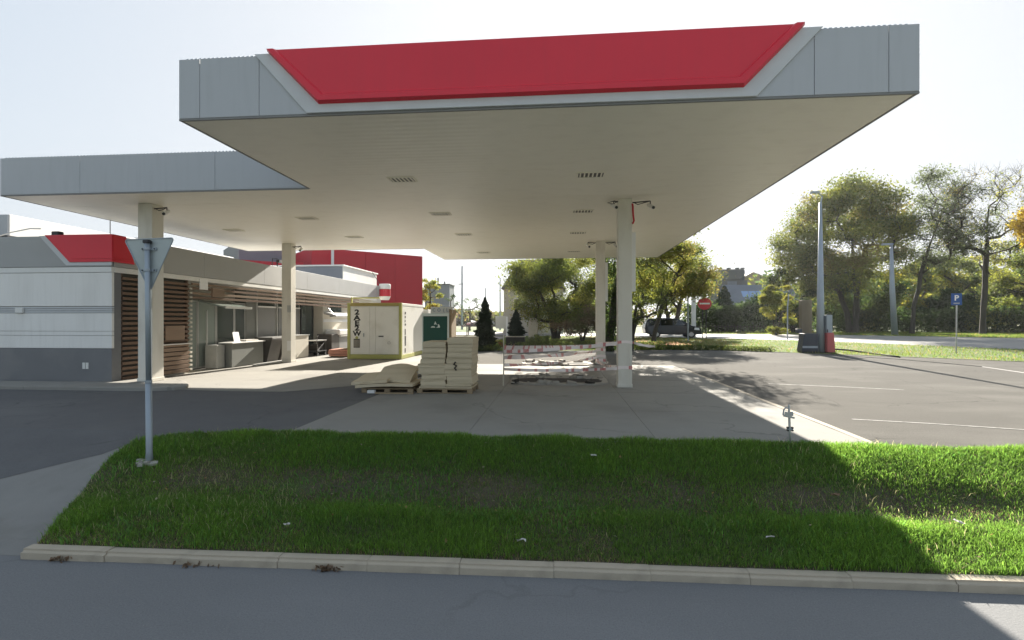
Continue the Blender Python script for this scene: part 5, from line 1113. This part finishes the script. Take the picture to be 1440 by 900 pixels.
def tree(name, label, x, y, h, cw, base, n_cl, n_lf, ls, pal, seed, lean=(0, 0), trunk_r=None, stems=1, cat='tree', group=None, spread=1.0, cd=None, top=1.0, lob=0.35, trans='leaf', clump=None, thin=1.0, base_at=None, low=0.0, tw=4, twl=1.0):
    """trunk with limbs reaching clump centres in a lumpy crown; leaf cards round the clumps"""
    rng = np.random.default_rng(seed); z0 = Tz(x, y)
    t = thing(name, (x, y, z0), label, cat, group)
    H = z0 + h; zb = z0 + base; cx, cy, czc = x + lean[0], y + lean[1], (H + zb) / 2
    rx = cw / 2; ry = (cd or cw) / 2; rz = (H - zb) / 2
    lobes = rng.uniform(-1, 1, (9, 3)); lobes /= np.linalg.norm(lobes, axis=1)[:, None]
    pts = []
    while len(pts) < n_cl:
        d = rng.normal(0, 1, 3); d /= np.linalg.norm(d)
        r = rng.uniform(0.25, 1) ** 0.5
        k = 1 - lob + lob * 1.5 * max(0, (lobes @ d).max() - 0.35)
        p = d * r * k
        if p[2] < -0.55 and rng.uniform() < 0.5 and low < 0.5: continue
        pts.append([cx + p[0] * rx, cy + p[1] * ry, czc + p[2] * rz * top])
    pts = np.array(pts)
    tr = trunk_r or h * 0.022
    # skeleton: nodes with parent
    nodes = []; par = []
    stems_i = []
    for s_ in range(stems):
        a = 2 * math.pi * s_ / max(1, stems) + seed; o = 0 if stems == 1 else tr * 1.3
        bx, by = (x + (base_at or 0) + math.cos(a) * o, y + math.sin(a) * o); pi = -1
        zt = zb + (H - zb) * (0.62 if stems == 1 else 0.45)
        ox = 0 if stems == 1 else math.cos(a) * rx * 0.35; oy = 0 if stems == 1 else math.sin(a) * ry * 0.35
        for k in range(9):
            f = k / 8; w_ = 0.04 * h * f * (1 - f)
            nodes.append([bx + (cx - bx + ox) * f ** 1.6 + rng.normal(0, w_ * 0.4), by + (cy - by + oy) * f ** 1.6 + rng.normal(0, w_ * 0.4), z0 - 0.1 + (zt - z0 + 0.1) * f]); par.append(pi); pi = len(nodes) - 1; stems_i.append(pi)
    order = np.argsort(np.linalg.norm(pts - np.array([cx, cy, zb + (H - zb) * .3]), axis=1))
    ends = []
    for i in order:
        p = pts[i]; A_ = np.array(nodes); dd = np.linalg.norm(A_ - p, axis=1) + 1.2 * np.maximum(0, A_[:, 2] - p[2] + 0.15 * h * 0.2) 
        dd[:2] += 5 * h if len(nodes) > 9 else 0
        j = int(np.argmin(dd)); q = A_[j]; m_ = max(2, int(np.linalg.norm(p - q) / (h * 0.05)))
        pi = j
        for k in range(1, m_ + 1):
            f = k / m_; c_ = q + (p - q) * f; c_[2] -= math.sin(f * math.pi) * 0.05 * np.linalg.norm(p - q); c_ += rng.normal(0, 0.012 * h, 3) * (f < 1)
            nodes.append(list(c_)); par.append(pi); pi = len(nodes) - 1
        ends.append(pi)
    N = len(nodes); wt = np.zeros(N)
    for e in ends: wt[e] += 1
    for i in range(N - 1, -1, -1):
        if par[i] >= 0: wt[par[i]] += wt[i]
    rad = np.clip(tr * (np.maximum(wt, 0.6) / max(wt.max(), 1)) ** 0.5, 0.012 + 0.0008 * h, tr)
    mb = MB()
    for i in range(N):
        if par[i] < 0: continue
        ns = 7 if rad[i] > tr * .4 else 4
        r0 = rad[par[i]] if par[i] in stems_i or rad[par[i]] < rad[i] * 1.6 else rad[i] * 1.15
        if par[i] in stems_i and i in stems_i and par[par[i]] < 0: r0 = tr * 1.35
        mb.tube([nodes[par[i]], nodes[i]], [r0, rad[i]], ns, cap=False)
    # twigs
    P_ = []; C_l = []; S_ = []
    pal = np.array(pal); cs = clump or max(0.05 * h, 0.09 * cw)
    A_ = np.array(nodes)
    for e in ends:
        c_ = A_[e]
        for k in range(tw):
            d = rng.normal(0, 1, 3); d[2] += 0.5; d /= np.linalg.norm(d); q_ = c_ + d * cs * rng.uniform(.5, 1.2) * twl; mb.tube([c_, (c_ + q_) / 2 + rng.normal(0, .05 * cs, 3), q_], [0.010 + 0.0007 * h, 0.006 + .0004 * h, 0.004], 3, cap=False)
            if tw > 5:
                for u_ in range(3):
                    e_ = d + rng.normal(0, .6, 3); e_[2] += .2; e_ /= np.linalg.norm(e_); m0 = c_ + (q_ - c_) * rng.uniform(.4, .9); mb.tube([m0, m0 + e_ * cs * .7 * twl], [0.006 + .0004 * h, 0.004], 3, cap=False)
        n = int(n_lf * 1.55 / n_cl * rng.uniform(0.5, 1.5) * thin)
        dens = rng.normal(0, 1, (n, 3)) * np.array([1.0, 1.0, 0.62]) * cs * 0.62 * spread
        P_.append(c_ + dens); base_c = pal[rng.integers(len(pal))]
        mixc = pal[rng.integers(len(pal), size=n)]
        cc = base_c * 0.65 + mixc * 0.35; C_l.append(cc * rng.uniform(0.75, 1.3, (n, 1))); S_.append(rng.uniform(0.55, 1.2, n) * ls * 0.88)
    build('trunk', mb, M['bark'], t, smooth=True)
    if n_lf:
        P_ = np.concatenate(P_); S_ = np.concatenate(S_); C_l = np.concatenate(C_l)
        k = P_[:, 2] > z0 + 0.05; V, F, C = leaves(P_[k], S_[k], C_l[k], rng)
        np_mesh('crown', V, F, C, M[trans], t)
    return t
def conifer(name, label, x, y, z0, h, w_, seed, pal=((0.010, 0.018, 0.010), (0.016, 0.026, 0.012)), n=9000, ls=0.06, cat='tree', prof=None, group=None):
    rng = np.random.default_rng(seed); t = thing(name, (x, y, z0), label, cat, group)
    build('trunk', MB().tube([(x, y, z0 - .05), (x, y, z0 + h * .9)], [0.07, 0.02], 6), M['bark'], t)
    f = rng.uniform(0, 1, n) ** 1.25; pr = prof or (lambda f: np.minimum(1, (f + .03) / .12) ** .4 * (1 - f) ** .72)
    r = w_ / 2 * pr(f) * (1 + 0.14 * np.sin(f * 37 + seed) + 0.1 * np.sin(f * 91)); a = rng.uniform(0, 2 * math.pi, n)
    r = r * (1 + 0.13 * np.sin(3 * a + 9 * f) ) * rng.uniform(.55, 1.05, n)
    P = np.stack([x + r * np.cos(a), y + r * np.sin(a), z0 + 0.02 + f * h], -1)
    C = np.array(pal)[rng.integers(len(pal), size=n)] * rng.uniform(.6, 1.4, (n, 1))
    V, F, C = leaves(P, rng.uniform(.6, 1.3, n) * ls, C, rng); np_mesh('crown', V, F, C, M['needle'], t)
    return t
conifer('cypress', 'tall dark cypress with a pointed tip behind the dug islands', -4.65, 32.35, 0.0, 3.35, 1.55, 1, n=14000)
conifer('cypress', 'smaller dark cypress growing from the planter box', -3.12, 37.85, 0.72, 1.95, 1.35, 2, n=9000)
conifer('dark_conifer', 'dark broad conifer before the dark tower', 22.6, 72.3, .35, 6.2, 4.2, 3, pal=((0.02, 0.04, 0.018), (0.03, 0.05, 0.02)), n=9000, ls=.16)
tree('leafy_bush', 'broad yellow green tree filling the gap behind the dug islands', -0.2, 47.2, 8.6, 10.2, 0.6, 76, 28000, 0.12, YG + GREEN + OAK[:2], 31, stems=3, lob=.45, low=1)
tree('leafy_bush', 'dense green tree left of the far right column, behind the broad yellow green one', 4.6, 52, 9.2, 7.5, 0.6, 40, 13000, 0.15, GREEN + YG[:1], 32, stems=3, low=1)
tree('brown_shrub', 'low brownish shrub at the foot of the broad yellow green tree', 2.0, 43.4, 3.2, 5.4, 0.2, 30, 7000, 0.09, BROWN + GREEN[:1], 33, stems=5, low=1, cat='shrub')
tree('ivy_tree', 'tree with an ivy covered trunk between the two right columns', 3.2, 32.6, 10.2, 9.0, 6.2, 46, 6500, 0.11, OAK, 34, trunk_r=0.26, lean=(1.8, .5), thin=.8, tw=6)
def ivy(x, y, h, r, seed, parent_label):
    rng = np.random.default_rng(seed); n = 5200; f = rng.uniform(0, 1, n); a = rng.uniform(0, 6.283, n); rr = r * (1.25 - .35 * f) * rng.uniform(.6, 1.15, n) * (1 + .25 * np.sin(f * 23))
    P = np.stack([x + rr * np.cos(a) + f * .05, y + rr * np.sin(a), f * h + .05], -1); pal = np.array(DARK + GREEN[:1])
    V, F, C = leaves(P, rng.uniform(.6, 1.2, n) * .075, pal[rng.integers(len(pal), size=n)], rng)
    return V, F, C
tv = [o for o in bpy.data.objects if o.name.startswith('ivy_tree')][0]
np_mesh('ivy', *ivy(3.2, 32.6, 6.8, 0.48, 5, ''), M['leaf'], tv)
tree('bare_shrub', 'sprawling half bare shrub at the foot of the ivy covered trunk', 4.6, 33.6, 5.6, 5.0, 1.2, 26, 3200, 0.07, GREEN + YG[:1], 35, stems=4, lob=.3, cat='shrub')
tree('leaning_tree', 'leaning yellow green tree over the parked van right of the columns', 8.6, 40.8, 8.4, 8.0, 2.6, 56, 17000, 0.10, YG + GREEN[:2] + OAK[2:3], 36, lean=(0.6, .3), base_at=-1.2, stems=2, trunk_r=0.17, lob=.4)
tree('leaning_tree', 'taller olive tree behind the leaning one', 13.0, 60.0, 11.5, 10.0, 1.5, 46, 12000, 0.17, YG[:1] + GREEN + OAK[:2], 37, stems=2)
tree('oak_tree', 'largest old oak with rusty autumn leaves behind the near lamp post', 35.1, 66.4, 20.3, 16.8, 3.2, 130, 42000, 0.17, OAK + GREEN[:1] + YG[:1], 38, stems=3, trunk_r=0.30, base_at=1.0, lob=.42, clump=1.3)
tree('understory_tree', 'dense dark green understorey tree below the old oak', 39.0, 71.8, 7.4, 12.0, .4, 40, 12000, 0.2, DARK + GREEN[:1], 39, stems=4, low=1)
tree('understory_tree', 'dark green tree left of the old oak trunk', 30.6, 70.4, 9.8, 8.2, .4, 36, 11000, 0.18, DARK + OAK[:2], 40, stems=3, low=1)
tree('pale_bush', 'pale yellow green upright bush left of the near lamp post', 22.9, 56.3, 5.9, 3.4, -.4, 40, 15000, 0.10, YG + OAK[1:2], 41, stems=6, trunk_r=.06, low=1, cat='bush')
tree('slim_tree', 'tall slim grey green tree with a leaning trunk right of the old oak', 42.6, 62, 19.6, 10.2, 4.5, 72, 8600, 0.14, [(0.075, 0.092, 0.045), (0.09, 0.108, 0.05), (0.06, 0.075, 0.035)], 42, base_at=-2.6, trunk_r=0.22, lean=(.6, 0), lob=.4, tw=6)
tree('bare_tree', 'tall nearly bare tree near the right edge', 46.8, 60.3, 18.6, 10.5, 6.5, 70, 3400, 0.11, YG + OAK[2:3], 43, trunk_r=0.27, lob=.15, base_at=-.6, tw=8, twl=1.5)
tree('golden_tree', 'golden yellow tree cut by the right edge of the view', 47.8, 53.6, 15.2, 6.8, 7.0, 34, 11000, 0.17, GOLD, 44, trunk_r=.22)
tree('slender_tree', 'olive tree with a forked trunk behind the bare tree', 56, 66, 14.5, 11, 2.5, 46, 9000, 0.17, YG + GREEN, 45, stems=2)
BG = [(50.3, 79.8, 10.5, 9, GOLD[:1] + YG + GREEN, 'orange yellow tree low between the oak and the slim tree'), (44.5, 84, 9.0, 10, DARK + YG[:1], 'dark tree in the back row left of the orange one'), (58.5, 84, 12, 11, GREEN + YG, 'green tree in the back row right of the orange one'),
      (66, 90, 13, 13, YG + GREEN, 'yellow green tree in the back row behind the bare tree'), (75, 86, 13.5, 12, GREEN + DARK, 'dark green tree in the back row at the right edge'), (62, 74, 7.5, 10, OAK + DARK, 'low olive tree behind the parking sign'), (70, 75, 9, 10, YG + DARK, 'low yellowish tree far right below the golden one'), (54, 76, 6.0, 8, DARK, 'low dark bush behind the slim tree trunk')]
for i, (x, y, h, cw, pal, lb) in enumerate(BG):
    tree('park_tree', lb, x, y, h, cw, .5, 30, 7500, 0.26, pal, 60 + i, stems=2, low=1, group='trees at the back of the park')
tree('yellow_tree', 'thin yellow tree between the red hall and the grey depot', -15.4, 60.8, 7.3, 3.6, 1.0, 22, 2600, 0.13, GOLD[:1] + YG, 71)
tree('sparse_tree', 'sparse bare sapling right of the tall thin pole', -13.2, 76, 5.6, 4.5, 2.0, 18, 260, 0.14, DARK, 72)
tree('sparse_tree', 'sparse bare sapling right of the grey depot', -17.0, 80, 6.2, 3.5, 2.0, 14, 200, 0.14, DARK, 73)
tree('garden_shrub', 'small reddish and yellow shrub at the foot of the tall cypress', -3.75, 32.2, 0.75, 0.9, .05, 12, 900, 0.04, [(0.2, 0.07, 0.03), (0.2, 0.2, 0.03), (0.12, 0.15, 0.03)], 74, stems=4, low=1, cat='shrub', trunk_r=.02)
tree('garden_shrub', 'low green shrub right of the planter box', -1.2, 36.5, 0.9, 2.2, .05, 14, 1500, 0.05, GREEN + YG[:1], 75, stems=4, low=1, cat='shrub', trunk_r=.02)
tree('garden_shrub', 'low dark green ground shrub below the tall cypress', -4.7, 31.75, 0.45, 1.9, .03, 14, 1600, 0.045, DARK + GREEN, 76, stems=4, low=1, cat='shrub', trunk_r=.02)
# hedges and far woods: read as masses
def mass(name, pts, w_, hf, n, ls, pal, seed, label, trans='leaf'):
    rng = np.random.default_rng(seed); pts = np.array(pts, dtype=float); seg = np.linalg.norm(np.diff(pts, axis=0), axis=1); cum = np.concatenate([[0], np.cumsum(seg)])
    s_ = rng.uniform(0, cum[-1], n); X = np.interp(s_, cum, pts[:, 0]) + rng.normal(0, w_ / 3, n); Y = np.interp(s_, cum, pts[:, 1]) + rng.normal(0, w_ / 3, n)
    top = hf * (0.6 + 0.55 * vnoise(X, Y, 0.22) + 0.25 * vnoise(X, Y, 0.9)); f = rng.uniform(0, 1, n) ** .8
    P = np.stack([X, Y, T(X, Y) + f * top], -1); pal = np.array(pal); ci = (vnoise(X, Y, 0.3) * len(pal)).astype(int) % len(pal)
    C = pal[ci] * rng.uniform(.7, 1.3, (n, 1)); V, F, C = leaves(P, rng.uniform(.6, 1.2, n) * ls, C, rng)
    np_mesh(name, V, F, C, M[trans], kind='stuff', label=label)
mass('hedge', [(17, 71), (24, 70), (33, 72)], 2.4, 4.2, 14000, .2, DARK, 81, 'tall dark clipped hedge below the dark tower')
mass('far_wood', [(40, 110), (60, 105), (85, 100), (110, 85), (140, 60)], 12, 9.5, 34000, .5, DARK + YG[:1] + OAK[:1], 82, 'dark continuous wood far behind the park trees')
mass('far_wood', [(-45, 150), (-20, 150), (5, 150), (20, 140)], 10, 4.2, 16000, .55, BROWN + OAK, 83, 'low brownish wood on the left horizon')
mass('undergrowth', [(36, 72), (48, 72), (60, 66), (72, 60)], 4, 2.6, 16000, .2, DARK + OAK[:2], 84, 'low dark undergrowth beneath the park trees')
mass('bank_plants', [(-2.5, 36.6), (1, 36.2), (4, 36.0), (7, 35.2)], 1.6, 0.45, 9000, .06, GREEN + YG, 85, 'low green plants along the flower bank behind the islands')
mass('fallen_leaves', [(-2.2, 38.5), (1.5, 38.3), (5.5, 38.2), (7.5, 37.2)], 2.6, 0.28, 9000, .06, [(0.34, 0.20, 0.14), (0.26, 0.15, 0.09), (0.38, 0.26, 0.20)], 86, 'pinkish brown fallen leaves on the bank behind the islands')
mass('lawn_edge_plants', [(5, 34.2), (8, 34.5), (11, 34.0), (13, 32.8)], 0.8, 0.28, 5000, .06, GREEN, 87, 'ragged plants along the lawn edge right of the columns')

# thin autumn haze filling the place
hb = build('haze', MB().box(-1000, 1000, -400, 1600, -3, 30), M['dark'], kind='stuff')
hm = bpy.data.materials.new('haze'); hm.use_nodes = True; hn = hm.node_tree.nodes; hn.remove(hn['Principled BSDF'])
pv = hn.new('ShaderNodeVolumePrincipled'); pv.inputs['Color'].default_value = (0.9, 0.93, 0.96, 1); pv.inputs['Density'].default_value = 0.0002; pv.inputs['Anisotropy'].default_value = 0.5
hm.node_tree.links.new(pv.outputs[0], hn['Material Output'].inputs['Volume']); hb.data.materials.clear(); hb.data.materials.append(hm)
